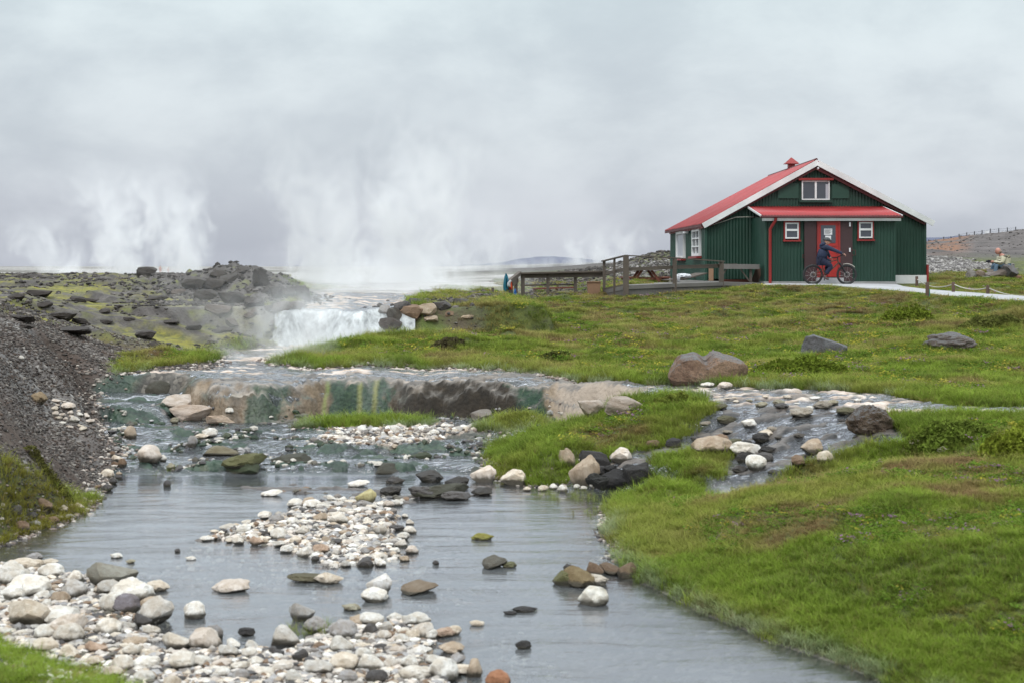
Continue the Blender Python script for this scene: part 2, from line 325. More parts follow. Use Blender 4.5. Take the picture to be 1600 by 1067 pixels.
tuftz = sstep(-.1, .15, poly_sd(x, y, polyy([(0,13.0),(60,13.4),(130,14.4),(125,15.1),(60,14.9),(0,14.2),(-60,13)])))
# land relief
hum = 0.05*fbm2(x*1.1, y*1.1, 3, 12) + 0.15*sstep(18, 27, y)*fbm2(x*0.5, y*0.7, 4, 13) + 0.05*sstep(24, 30, y)*fbm2(x*.9, y*1.6, 2, 19)
flat = sstep(1.5, -1.0, poly_sd(x, y, [(5.0, 46.2), (14.5, 45.6), (16.2, 50), (16, 64), (5.0, 64)]))
rock = ridge2(x*0.8, y*0.8, 4, 15)
nzL = grass*hum*flat*sstep(.05, .8, -sdw) + m_moss*(0.10*fbm2(x*.5, y*.5, 4, 14)+0.10*np.clip(rock-.1, 0, 1)*sstep(18, 30, y)) \
    + ridge*(0.34*ridge2(x*.7, y*.7, 5, 16)-.13-.16*sstep(PX(345, 42), PX(290, 42), x)+.12*fbm2(x*2.2, y*2.2, 3, 17)) + m_heath*(.13*ridge2(x*1.1, y*1.0, 5, 18)) \
    + m_gravel*(0.03*fbm2(x*3, y*3, 4, 22) + .05*fbm2(x*.8, y*.8, 2, 23)) + m_hill*0.35*fbm2(x*.12, y*.12, 4, 24)*sstep(80, 120, y) \
    + m_heap*.18*fbm2(x*.7, y*.7, 4, 25) + m_sinter*0.05*fbm2(x*.35, y*.7, 4, 26)*sstep(34, 45, y)
# ledges: short rock steps across the moss field
ledge = sstep(.1, .22, perlin2(x*.22, y*.55, 61))*m_moss*(1-ridge)*sstep(20, 26, y)*sstep(110, 80, y)
nzL = nzL + ledge*0.16
s = -sdw
Lr = np.maximum(L + nzL, Wb + 0.05)
near_r = sstep(PX(900, 12), PX(1000, 12), x)*sstep(15.5, 14.5, y)
t = sstep(-0.02, 0.5+1.3*near_r, s)
Gout = Wb*(1-t)+Lr*t + 0.07*near_r*sstep(0, .15, s)
# bed
lvl = sstep(0.02, 0.06, Wb)
upper = sstep(.6, .75, Wb)
bn = fbm2(x*1.1, y*2.6, 4, 33); bn2 = fbm2(x*4, y*7, 3, 34)
right = split_w(x, y)
dep_pool = np.minimum(0.30, 0.02+0.30*np.maximum(sdw, 0)) + .03*fbm2(x*2, y*2, 2, 35)
dep_mid = 0.050 - 0.095*bn - 0.03*bn2
lip_n = .35*fbm2(x*.9, y*.3, 3, 55)
for yl, am, wd in ((17.70, .125, .20), (19.0, .11, .22), (20.1, .08, .20)):
    dep_mid = dep_mid - am*np.exp(-((y+.22*fbm2(x*1.3, y*.3, 3, 21)-yl)/wd)**2)*sstep(-.15, .45, fbm2(x*1.6, y*1.2, 4, int(yl), .6))
dep_up = 0.020 - 0.050*fbm2(x*.7, y*1.9, 4, 36) - 0.022*bn2
dep_r = 0.026 - 0.10*fbm2(x*1.5, y*3.0, 4, 37) - .045*bn2
dep = dep_pool*(1-lvl) + lvl*(dep_mid*(1-upper)+dep_up*upper); dep = dep*(1-right)+dep_r*right
dep = np.where(dep < -.02, -.02+(dep+.02)*.5, dep)
dep = dep*sstep(-.02, .25, sdw)
# the dark shelf that crosses the stream above the pool
shelf = sstep(-.12, .1, poly_sd(x, y, polyz([(330,758,.02),(420,748,.05),(600,757,.05),(720,742,.1),(770,752,.05),(765,776,0),(700,778,0),(640,790,0),(560,786,0),(450,772,0)])) + .1*fbm2(x*2.3, y*2.3, 3, 38))
dep = dep*(1-shelf) + shelf*(0.012-.05*fbm2(x*2.2, y*4, 4, 39))
bar = sstep(-.10, .22, bsd)
dep = dep*(1-bar) + bar*(-0.012-.02*fbm2(x*3, y*3, 3, 40))
Gin = Wb - dep
midz = sstep(16.6, 17.2, y)*sstep(23.8, 23.2, y)*(sdw > 0)*(1-right)*(1-bar)
Gin = Gin + midz*(.030*fbm2(x*5, y*6, 4, 81, .6)+.012*fbm2(x*14, y*14, 2, 82)) + (1-midz)*lvl*.012*fbm2(x*7, y*9, 3, 83)
G = np.where(sdw > 0, Gin, Gout)
wallz = m_face_raw*sstep(.1, .35, (Wb-.25)*0+.5)
G = G + m_face_raw*0.05*fbm2(x*1.7, y*3, 4, 41)
psd = poly_sd(x, y, PATH); zpp = np.interp(x/y*F+800, [1193, 1290, 1400, 1500, 1800], [1.955, 1.95, 1.87, 1.80, 1.65])
G = G*(1-sstep(-1.3, -.05, psd)) + (zpp-.04)*sstep(-1.3, -.05, psd)-.10*sstep(-.02, .25, psd)
hb = sstep(-.9, .1, poly_sd(x, y, [(6.6, 47.9), (8.4, 48.2), (13.3, 48.6), (13.5, 51.6), (15.5, 51.8), (15.5, 62), (6.5, 62)]))
G = G*(1-hb)+1.93*hb; Zg = G.reshape(NR, NC)
Wsurf = water(x, y, -0.16*(1-right)*(y < 26)*(y > 20.6) + 0.05*right + .12*(y > 28))
rough_w = np.clip(sstep(.01, .05, Wb), 0, 1)
Wsurf = Wsurf + rough_w*(0.024*fbm2(x*1.3, y*3.6, 4, 43, .6)+.010*fbm2(x*5, y*12, 2, 44)) + 0.012*right*fbm2(x*4, y*6, 3, 45)
Zw = Wsurf.reshape(NR, NC)
# slopes and derived masks
tface0 = m_face_raw
algae_pre = np.clip(sstep(16.9, 17.3, y)*sstep(23.4, 23.2, y)*(1-tface0)*(1-right), 0, 1)*(bsd < 0)
gy = np.gradient(Zg, axis=0)/np.gradient(GY, axis=0)
face = np.clip(m_face_raw*sstep(.25, 1.0, np.abs(gy).ravel()) + ledge*(sstep(.12, .3, np.abs(gy).ravel())), 0, 1)
tface = m_face_raw*sstep(.25, 1.0, np.abs(gy).ravel())
dry = (1-.93*sstep(.1, .6, m_face_raw))*(1-np.clip(algae_pre, 0, 1))*(1-.8*sstep(PX(480, 22), PX(560, 22), x)*sstep(PX(900, 22), PX(860, 22), x)*sstep(22.6, 22.2, y)*sstep(20.8, 21.2, y))*sstep(-.012, .012, G-Wsurf)*(sdw > .03)*(1-sstep(.3, 1.0, np.abs(gy).ravel()))
river = sstep(-.05, .02, sdw)
alg_n = fbm2(x*.8, y*1.2, 3, 46)
aw = sstep(PX(660, 20), PX(540, 20), x)*sstep(16.8, 17.6, y)*sstep(24.2, 23.0, y)   # green algae grow in the left half of the cascades
algae = np.clip(aw*sstep(-.25, .25, alg_n + .22), 0, 1)*(1-upper*sstep(23.3, 23.6, y))
leftz = sstep(PX(335, 22), PX(300, 22), x)*sstep(20.7, 21.0, y)*sstep(23.6, 23.3, y)*river
algae = np.maximum(algae, leftz*sstep(-.6, .0, alg_n))
algae = np.maximum(algae, .95*sstep(-.6, -.1, perlin2(x*.9, y*.8, 47))*sstep(16.9, 17.5, y)*sstep(20.6, 19.6, y)*(1-right))
grass = grass*(1-river)*(1-m_face_raw*.999)
def grid_faces(keep=None):
    idx = np.arange(NR*NC).reshape(NR, NC)
    q = np.stack([idx[:-1, :-1], idx[:-1, 1:], idx[1:, 1:], idx[1:, :-1]], -1).reshape(-1, 4)
    return q if keep is None else q[keep[q].any(1)]
za = np.stack([grass, np.clip(m_gravel+.0*x, 0, 1), m_moss, m_sinter], 1)
zb = np.stack([tface, algae, river, dry], 1)
zc = np.stack([np.maximum(ridge, np.clip(ledge*sstep(.1, .3, np.abs(gy).ravel()), 0, 1)), m_heath, m_hill, m_heap], 1)
darkb = river*np.clip(right*np.maximum(sstep(.83, .78, Wb), .75*sstep(-.1, .3, fbm2(x*1.2, y*2.4, 3, 58))) + shelf + sstep(0.9, 1.5, np.abs(gy).ravel())*right, 0, 1)
grass = np.maximum(grass, .8*tuftz*(1-river)); za[:, 0] = grass
zd = np.stack([darkb, upper*river*(1-leftz), bar, np.maximum(lgm, tuftz)], 1)

gm, g = material('ground_earth')
P = g.n('ShaderNodeNewGeometry').outputs['Position']
def at4(name):
    nd = g.n('ShaderNodeAttribute', attribute_name=name); sp = g.n('ShaderNodeSeparateColor', i_0=nd.outputs['Color'])
    return sp.outputs[0], sp.outputs[1], sp.outputs[2], nd.outputs['Alpha']
aG, aGr, aMo, aSi = at4('za'); aFa, aAl, aRi, aDr = at4('zb'); aRd, aHe, aHi, aHp = at4('zc'); aDk, aUp, aBa, aTu = at4('zd')
nA = g.noise(P, 0.7, 5, .6); nB = g.noise(P, 3.5, 6, .65); nC = g.noise(P, 18, 4, .7)
vo = g.n('ShaderNodeTexVoronoi', i_Vector=P); vo.inputs['Scale'].default_value = 16
vo2 = g.n('ShaderNodeTexVoronoi', i_Vector=P); vo2.inputs['Scale'].default_value = 42
vs = g.n('ShaderNodeSeparateColor', i_0=vo.outputs['Color']).outputs[0]; vs2 = g.n('ShaderNodeSeparateColor', i_0=vo2.outputs['Color']).outputs[1]
soil = g.ramp(nB, [(.3, (.028, .030, .012)), (.5, (.07, .085, .018)), (.7, (.13, .14, .03))])
grav_c = g.mix(g.mr(vs2, .55, 1.0, 0, .8), g.ramp(nB, [(.35, (.026, .019, .016)), (.65, (.070, .055, .047))]), (.14, .125, .11))
grav_c = g.mix(g.mr(vs, .80, .95, 0, .7), grav_c, (.30, .28, .255))
grav_c = g.mix(g.mr(nA, .42, .52, 0.0, .9), grav_c, (.060, .040, .030))
rockc = g.ramp(nB, [(.25, (.030, .027, .026)), (.5, (.085, .075, .070)), (.75, (.17, .155, .145))])
rockc = g.mix(g.mr(nC, .4, .7, 0, .5), rockc, (.05, .044, .042))
mossc = g.ramp(g.noise(P, 1.6, 6, .65), [(.34, (.045, .042, .026)), (.44, (.10, .10, .028)), (.53, (.24, .22, .034)), (.62, (.12, .125, .032)), (.72, (.055, .055, .024))])
mossc = g.mix(g.mr(g.noise(P, .55, 6, .75), .43, .58, 0, 1), mossc, rockc)
mossc = g.mix(g.mr(nC, .5, .75, 0, .6), mossc, (.055, .048, .036))
st = g.mapping(P, (1.0, 3.0, 1.0))
sinc = g.ramp(g.noise(st, .8, 7, .7), [(.28, (.13, .12, .115)), (.42, (.25, .235, .225)), (.55, (.40, .385, .37)), (.72, (.56, .55, .54))])
wall_sep = g.n('ShaderNodeSeparateXYZ', i_0=P); xw0 = wall_sep.outputs[0]
stretch = g.mapping(P, (2.6, 1.6, 1.7))
wn = g.noise(stretch, 1.0, 6, .65, .3)
facec = g.ramp(wn, [(.25, (.028, .022, .017)), (.42, (.095, .070, .045)), (.55, (.19, .140, .092)), (.7, (.32, .255, .19)), (.8, (.06, .05, .04))])
xw = wall_sep.outputs[0]
# streams of green algae and the dark wet middle of the terrace, placed across its width in metres
def band(a, b, s=.08):
    xx = g.math('ADD', xw, g.math('ADD', g.math('MULTIPLY', g.math('SUBTRACT', wn, .5), .5), g.math('MULTIPLY', g.math('SUBTRACT', g.noise(P, 1.6, 3), .5), .9)))
    return g.math('MULTIPLY', g.mr(xx, a-s, a+s, 0, 1, True), g.mr(xx, b-s, b+s, 1, 0, True))
def streak(a, b, s=.04):
    xx = g.math('ADD', xw, g.math('MULTIPLY', g.math('SUBTRACT', wn, .5), .16))
    return g.math('MULTIPLY', g.mr(xx, a-s, a+s, 0, 1, True), g.mr(xx, b-s, b+s, 1, 0, True))
gr_c = g.ramp(nC, [(.3, (.006, .022, .014)), (.5, (.016, .046, .028)), (.7, (.045, .085, .045))])
dk_c = g.ramp(nB, [(.3, (.008, .0065, .005)), (.58, (.032, .024, .016)), (.8, (.085, .058, .032))])
facec = g.mix(g.math('MULTIPLY', g.mr(g.math('ADD', xw, g.math('MULTIPLY', wn, .8)), -1.75, -1.35, 0.0, 1, True), g.mr(g.math('ADD', xw, g.math('MULTIPLY', wn, .8)), .75, 1.05, 1, 0, True)), facec, dk_c)
facec = g.mix(g.math('MULTIPLY', g.mr(xw, .55, .8, 0, 1, True), .8), facec, (.40, .33, .27))
facec = g.mix(g.math('MULTIPLY', band(-4.0, -3.45), .85), facec, gr_c)
facec = g.mix(g.math('MULTIPLY', band(-2.95, -2.0), .92), facec, gr_c)
facec = g.mix(g.math('MULTIPLY', band(.05, .50), .85), facec, gr_c)
facec = g.mix(g.math('MULTIPLY', streak(-2.45, -2.39, .04), .75), facec, (.24, .24, .075))
facec = g.mix(g.math('MULTIPLY', streak(-2.20, -2.14, .04), .75), facec, (.25, .24, .08))
facec = g.mix(g.math('MULTIPLY', streak(-2.98, -2.94, .04), .5), facec, (.22, .33, .07))
bedc = g.ramp(nB, [(.3, (.040, .038, .036)), (.55, (.10, .092, .082)), (.75, (.19, .17, .15))])
bedc = g.mix(g.mr(vs, .7, .9, 0, .5), bedc, (.26, .235, .20))
algc = g.ramp(g.noise(st, 3.0, 5, .6), [(.3, (.006, .010, .008)), (.46, (.014, .034, .022)), (.60, (.034, .066, .040)), (.78, (.10, .10, .065))])
bedc = g.mix(aAl, bedc, algc)
dryc = g.ramp(g.noise(st, 2.2, 6, .7), [(.3, (.16, .12, .09)), (.45, (.45, .35, .28)), (.6, (.66, .58, .52)), (.75, (.50, .40, .32))])
upc = g.ramp(g.noise(st, 1.4, 6, .7), [(.35, (.07, .068, .066)), (.5, (.17, .155, .14)), (.65, (.40, .33, .27))])
bedc = g.mix(aUp, bedc, upc)
dkr = g.ramp(g.noise(P, 5, 5, .7), [(.3, (.008, .008, .009)), (.55, (.030, .028, .028)), (.75, (.10, .095, .08))])
c = g.mix(aGr, rockc, grav_c)
c = g.mix(aMo, c, mossc); c = g.mix(aSi, c, g.mix(g.math('MULTIPLY', g.mr(wall_sep.outputs[1], 36, 60, .5, 1), g.mr(g.noise(g.mapping(P, (.05, .022, 1)), 1.0, 6, .65), .47, .54, 0, .92)), sinc, (.12, .112, .095)))
heath = g.mix(g.mr(g.noise(P, 1.1, 6, .7), .42, .60, 0, 1), (.085, .098, .032), (.085, .060, .043))
heath = g.mix(g.mr(g.noise(P, .8, 3), .58, .64, 0, .6), heath, (.11, .15, .035))
c = g.mix(aHe, c, heath)
hill = g.ramp(g.noise(g.mapping(P, (.35, .10, 1)), 1.0, 7, .75), [(.3, (.035, .029, .028)), (.5, (.088, .074, .070)), (.7, (.15, .13, .125))])
hill = g.mix(g.math('MULTIPLY', g.mr(wall_sep.outputs[1], 90, 130, 0, 1), g.math('MULTIPLY', g.mr(g.noise(P, .05, 4, .7), .40, .52, 0, .9), g.mr(g.math('DIVIDE', xw0, wall_sep.outputs[1]), .312, .326, 1, 0))), hill, (.20, .095, .05))
c = g.mix(aHi, c, hill)
heap = g.mix(g.mr(vs, .45, .75, 0, 1), (.10, .09, .08), (.42, .40, .38))
c = g.mix(aHp, c, heap)
c = g.mix(aRd, c, g.mix(g.mr(g.noise(P, 1.3, 4, .6), .56, .66, 0, .75), rockc, (.14, .15, .035)))
c = g.mix(aG, c, soil)
c = g.mix(aRi, c, bedc)
c = g.mix(aFa, c, facec)
c = g.mix(aDk, c, dkr)
c = g.mix(g.math('MULTIPLY', aDr, g.math('SUBTRACT', 1.0, g.math('MULTIPLY', aDk, .85))), c, dryc)
c = g.mix(aBa, c, g.mix(g.mr(vs2, .5, .8, 0, 1), (.085, .065, .052), (.40, .35, .30)))
hgt = g.math('ADD', g.math('MULTIPLY', nB, .6), g.math('ADD', g.math('MULTIPLY', nC, .25), g.math('MULTIPLY', vo.outputs['Distance'], -.3)))
rgh = g.mr(g.math('MAXIMUM', aDk, aAl), 0, 1, .92, .45)
principled(g, c, rgh, hgt, .8, .06)
ground = mesh_np('ground', np.stack([x, y, G], 1), grid_faces(), gm, True, attrs={
    'za': ('FLOAT_COLOR', za), 'zb': ('FLOAT_COLOR', zb), 'zc': ('FLOAT_COLOR', zc), 'zd': ('FLOAT_COLOR', zd)})
setp(ground, 'moorland ground with stream bed, sinter terraces and gravel banks', kind='structure')
for a_ in (za, zb, zc, zd): pass

# ------------------------------------------------------------------ water
wm, q = material('stream_water')
P = q.n('ShaderNodeNewGeometry').outputs['Position']
wat = q.n('ShaderNodeAttribute', attribute_name='wa'); ws = q.n('ShaderNodeSeparateColor', i_0=wat.outputs['Color'])
n_a = q.noise(q.mapping(P, (.8, 2.6, 1)), 1.0, 6, .60, 1.2); n_b = q.noise(q.mapping(P, (5, 13, 5)), 1.0, 4, .6, .2)
amp = q.mr(ws.outputs[0], 0, 1, .36, 1.0)
hh = q.math('ADD', q.math('MULTIPLY', n_a, q.mr(ws.outputs[0], 0, 1, .5, 1)), q.math('MULTIPLY', n_b, q.mr(ws.outputs[0], 0, 1, .05, .60)))
bu = q.n('ShaderNodeBump', i_Height=hh); bu.inputs['Distance'].default_value = .085; q.put(bu.inputs['Strength'], amp)
fr = q.n('ShaderNodeFresnel', i_Normal=bu.outputs[0]); fr.inputs[0].default_value = 1.36
gl = q.n('ShaderNodeBsdfGlossy', i_Normal=bu.outputs[0]); q.put(gl.inputs['Roughness'], .07); gl.inputs[0].default_value = (.955, .95, 1.0, 1)
tr = q.n('ShaderNodeBsdfTransparent'); tr.inputs[0].default_value = (.70, .745, .75, 1)
df = q.n('ShaderNodeBsdfDiffuse'); df.inputs[0].default_value = (.30, .32, .34, 1)
body = q.n('ShaderNodeMixShader', i_0=q.mr(ws.outputs[2], 0, .35, .0, .34), i_1=tr.outputs[0], i_2=df.outputs[0])
mx = q.n('ShaderNodeMixShader', i_0=q.math('MULTIPLY', fr.outputs[0], 1.55, clamp=True), i_1=body.outputs[0], i_2=gl.outputs[0])
foam = q.n('ShaderNodeBsdfDiffuse'); foam.inputs[0].default_value = (.74, .77, .78, 1)
fo = q.math('MULTIPLY', ws.outputs[1], q.mr(q.noise(q.mapping(P, (4.5, 5, 1.6)), 1.0, 6, .72), .30, .66, 0, 1), clamp=True)
mx2 = q.n('ShaderNodeMixShader', i_0=fo, i_1=mx.outputs[0], i_2=foam.outputs[0])
q.n('ShaderNodeOutputMaterial', i_0=mx2.outputs[0])
keepw = (sdw > -.12)
wgy = np.abs(np.gradient(Zw, axis=0)/np.gradient(GY, axis=0)).ravel()
falls = sstep(29.9, 30.5, y)*sstep(32.0, 31.5, y)
foam_a = (1-sstep(.0, .4, m_face_raw))*np.clip(sstep(.6, 1.6, wgy)*.75*(1-tface)*(1-right) + falls*sstep(.2, .8, wgy)*1.1*sstep(PX(612, 31), PX(560, 31), x+.25*fbm2(x*2, y, 2, 66)) + right*sstep(.9, 1.8, wgy)*.35, 0, 1)
river_f = keepw
Fw = grid_faces(keepw)
used = np.zeros(NR*NC, bool); used[Fw.ravel()] = True; remap = np.cumsum(used)-1
wv = np.stack([x, y, Wsurf], 1)[used]
wa = np.stack([rough_w, foam_a, np.clip(Wsurf-G, 0, 1), x*0+1], 1)[used]
water_o = mesh_np('water', wv, remap[Fw], wm, True, attrs={'wa': ('FLOAT_COLOR', wa)})
setp(water_o, 'shallow grey stream water running over terraces into a pool', kind='structure')

# ------------------------------------------------------------------ where a line of sight meets the ground or the water
Zs = np.where(sdw.reshape(NR, NC) > -.02, np.maximum(Zg, Zw), Zg)
def hit(px, py, ymin=6.0):
    u = (px-800.0)/F; ci = np.interp(u, RU, np.arange(NC)); i0 = int(ci); f = ci-i0; i1 = min(i0+1, NC-1)
    col = Zs[:, i0]*(1-f)+Zs[:, i1]*f
    rz = HC-(py-HY)*RY/F
    k = np.nonzero((col >= rz) & (RY > ymin))[0]
    k = k[0] if len(k) else NR-2
    if k > 0:
        a = rz[k-1]-col[k-1]; b = rz[k]-col[k]; t = a/(a-b) if a != b else 0; t = min(max(t, 0), 1)
        Y = RY[k-1]+(RY[k]-RY[k-1])*t
    else: Y = RY[k]
    return Vector((u*Y, Y, HC-(py-HY)*Y/F))
def gz(X, Y, surf=Zg):
    ci = np.interp(X/Y, RU, np.arange(NC)); ri = np.interp(Y, RY, np.arange(NR))
    i = np.clip(np.asarray(ci).astype(int), 0, NC-2); j = np.clip(np.asarray(ri).astype(int), 0, NR-2); a = ci-i; b = ri-j
    return (surf[j, i]*(1-a)+surf[j, i+1]*a)*(1-b) + (surf[j+1, i]*(1-a)+surf[j+1, i+1]*a)*b
# ------------------------------------------------------------------ grass and small plants (stuff, instanced tufts)
PROTO = bpy.data.collections.new('grass_tufts')
def blades(n, r, h, bend, wd, seed, droop=1.0):
    rg = np.random.default_rng(seed); V = []; Q = []; hv = []
    for i in range(n):
        a = rg.uniform(0, 6.283); rr = r*math.sqrt(rg.uniform()); bx, by = rr*math.cos(a), rr*math.sin(a)
        d = rg.uniform(0, 6.283); L = h*rg.uniform(.5, 1.1); bn = bend*rg.uniform(.3, 1.2); w0 = wd*rg.uniform(.6, 1.3)
        dx, dy = math.cos(d), math.sin(d); sx, sy = -dy*w0, dx*w0; k = len(V)
        for t, ww in ((0, 1), (.55, .8)):
            cxx = bx+dx*bn*L*t*t; cyy = by+dy*bn*L*t*t; z = L*t*(1-.25*bn*t*droop)
            V += [(cxx-sx*ww, cyy-sy*ww, z-.01), (cxx+sx*ww, cyy+sy*ww, z-.01)]; hv += [t, t]
        V.append((bx+dx*bn*L, by+dy*bn*L, L*(1-.3*bn*droop))); hv.append(1)
        Q += [(k, k+1, k+3, k+2), (k+2, k+3, k+4, k+4)]
    return V, Q, hv
def proto(name, V, Q, hv, mat):
    me = bpy.data.meshes.new(name); fs = [tuple(dict.fromkeys(q)) for q in Q]; me.from_pydata(V, [], fs)
    at = me.attributes.new('h', 'FLOAT', 'POINT'); at.data.foreach_set('value', np.array(hv, np.float32))
    me.materials.append(mat); o = bpy.data.objects.new(name, me); PROTO.objects.link(o); return o
gmat, q = material('grass_blades')
gc = q.n('ShaderNodeAttribute', attribute_name='gcol', attribute_type='INSTANCER').outputs['Color']
hh = q.attr('h', 2); rnd = q.n('ShaderNodeObjectInfo').outputs['Random']
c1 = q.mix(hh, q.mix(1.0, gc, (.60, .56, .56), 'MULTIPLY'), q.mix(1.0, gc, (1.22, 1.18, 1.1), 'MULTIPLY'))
P_ = q.n('ShaderNodeNewGeometry').outputs['Position']
c1 = q.mix(q.mr(q.noise(P_, 26, 2), .50, .72, 0, .55), c1, (.26, .23, .10))
c1 = q.mix(q.math('MULTIPLY', q.math('GREATER_THAN', rnd, .90), .45), c1, (.19, .12, .06))
d = q.n('ShaderNodeBsdfDiffuse', i_0=c1); tl = q.n('ShaderNodeBsdfTranslucent', i_0=c1)
ms = q.n('ShaderNodeMixShader', i_1=d.outputs[0], i_2=tl.outputs[0]); ms.inputs[0].default_value = .35
q.n('ShaderNodeOutputMaterial', i_0=ms.outputs[0])
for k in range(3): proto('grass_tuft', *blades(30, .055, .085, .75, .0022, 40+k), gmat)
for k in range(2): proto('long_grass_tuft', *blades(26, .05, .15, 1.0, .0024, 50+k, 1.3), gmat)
def leafy(seed, n=26):
    rg = np.random.default_rng(seed); V = []; Q = []; hv = []
    for i in range(n):
        a = rg.uniform(0, 6.28); r = .07*math.sqrt(rg.uniform()); z = .03+.05*rg.uniform(); s_ = .012*rg.uniform(.6, 1.3)
        cx_, cy_ = r*math.cos(a), r*math.sin(a); t1 = rg.normal(size=3); t1 /= np.linalg.norm(t1); t2 = np.cross(t1, rg.normal(size=3)); t2 /= np.linalg.norm(t2)
        if abs(t1[2]) > .8: t1[2] *= .3
        k = len(V)
        for u_, v_ in ((-1, 0), (0, -.6), (1, 0), (0, .6)):
            p = np.array([cx_, cy_, z])+s_*(u_*t1+v_*t2); V.append(tuple(p)); hv.append(.5+.5*rg.uniform())
        Q.append((k, k+1, k+2, k+3))
    return V, Q, hv
for k in range(2): proto('leafy_plant', *leafy(70+k), gmat)
def sample(mask, n, Y0, Y1, powr):
    """random ground points; the number per square metre falls with distance"""
    out = []; got = 0
    while got < n:
        m = n*3; v = rng.uniform(math.log(Y0), math.log(Y1), m); Y = np.exp(v)
        u = rng.uniform(-.46, .46, m)
        keep = rng.uniform(size=m) < (Y/Y1)**powr
        u, Y = u[keep], Y[keep]; X = u*Y
        pm = gz(X, Y, mask); k = rng.uniform(size=len(X)) < pm
        out.append(np.stack([X[k], Y[k]], 1)); got += int(k.sum())
    return np.concatenate(out)[:n]
Mg = np.clip(grass + .30*m_heath*sstep(.1, .4, fbm2(x*.6, y*.6, 3, 97)+.1)*(1-river), 0, 1).reshape(NR, NC)
house_sd = poly_sd(x, y, [(5.3, 47.1), (8.6, 47.6), (13.3, 47.2), (15.3, 50), (15.3, 63), (6.5, 63)]).reshape(NR, NC)
Mg[house_sd > -.05] = 0
path_sd = poly_sd(x, y, PATH).reshape(NR, NC)
Mg[path_sd > -.05] = 0
NG = 100000
pt = sample(Mg, NG, 6.6, 60, 0.45)
X, Y = pt[:, 0], pt[:, 1]; Z = gz(X, Y)
sdp = -np.array(gz(X, Y, sdw.reshape(NR, NC)))
lush = np.array([.215, .315, .048]); mid = np.array([.275, .318, .068]); oliv = np.array([.305, .288, .105]); dryg = np.array([.235, .175, .095]); pale = np.array([.34, .41, .29]); deep = np.array([.135, .205, .042])
na = fbm2(X*.35, Y*.35, 4, 71); nb = fbm2(X*.9, Y*.9, 3, 72); nc = fbm2(X*2.5, Y*2.5, 2, 73)
colr = lush[None]*np.ones((len(X), 1))
def blend(c, f): 
    global colr
    f = np.clip(f, 0, 1)[:, None]; colr = colr*(1-f)+c[None]*f
wet = sstep(1.2, .2, sdp)
blend(mid, sstep(-.3, .3, na+.25*nb) + .4*sstep(22, 30, Y) - wet*.5)
blend(oliv, (sstep(.0, .45, nb*.6+na*.5 + .38*sstep(24, 34, Y)) )*(1-wet*.8))
blend(dryg, .85*sstep(.12, .50, nc*.35+nb*.5+na*.35 + .15*sstep(28, 40, Y) + .22*sstep(2.2, 4.2, X)*sstep(15.5, 12, Y))*(1-wet*.9)*np.where(Y < 16, .65, 1))
blend(np.array([.24, .13, .09]), .45*sstep(.30, .55, nc*.4+nb*.5+.35*sstep(2.8, 4.0, X)*sstep(14.8, 13.2, Y)*sstep(10, 12, Y)))
blend(deep, (.45+.4*sstep(16, 22, Y))*sstep(.10, .45, -nb*.7-nc*.3-na*.2))
pr = sstep(.20, .02, sdp)*(sstep(-.1, .3, nc+.2))
blend(pale, .75*pr*(((Y < 14.8) & (X > .5)) | ((Y > 19) & (Y < 26)))) 
tz = np.array(gz(X, Y, tuftz.reshape(NR, NC))); blend(np.array([.26, .24, .05]), .8*tz)
colr *= rng.uniform(.78, 1.22, (len(X), 1))
sc = (0.80*(Y/9.0)**0.62)*rng.uniform(.7, 1.35, len(X))
hs = (.66+.10*sstep(12, 20, Y))*(1 + .25*wet)*(1-.45*sstep(.1, .5, nc*.5+nb*.5))*(1-.35*sstep(30, 40, Y)); sc3 = np.stack([sc, sc, sc*hs], 1)
kind = rng.integers(0, 3, len(X)); kind = np.where(rng.uniform(size=len(X)) < .25+.35*wet, rng.integers(3, 5, len(X)), kind)
lf = (perlin2(X*.8, Y*.8, 77) > .12) & (rng.uniform(size=len(X)) < .5) & (wet < .5)
kind = np.where(lf, rng.integers(5, 7, len(X)), kind)
yl = lf & (rng.uniform(size=len(X)) < np.where(Y < 18, .07, .26)); colr[yl] = np.array([.38, .36, .06])*rng.uniform(.8, 1.2, (int(yl.sum()), 1))
gd = lf & ~yl; colr[gd] = np.array([.11, .20, .028])*rng.uniform(.7, 1.3, (int(gd.sum()), 1))
pu = lf & (rng.uniform(size=len(X)) < .05); colr[pu] = (.30, .17, .30)
order = []   # prototypes come sorted by name in the collection
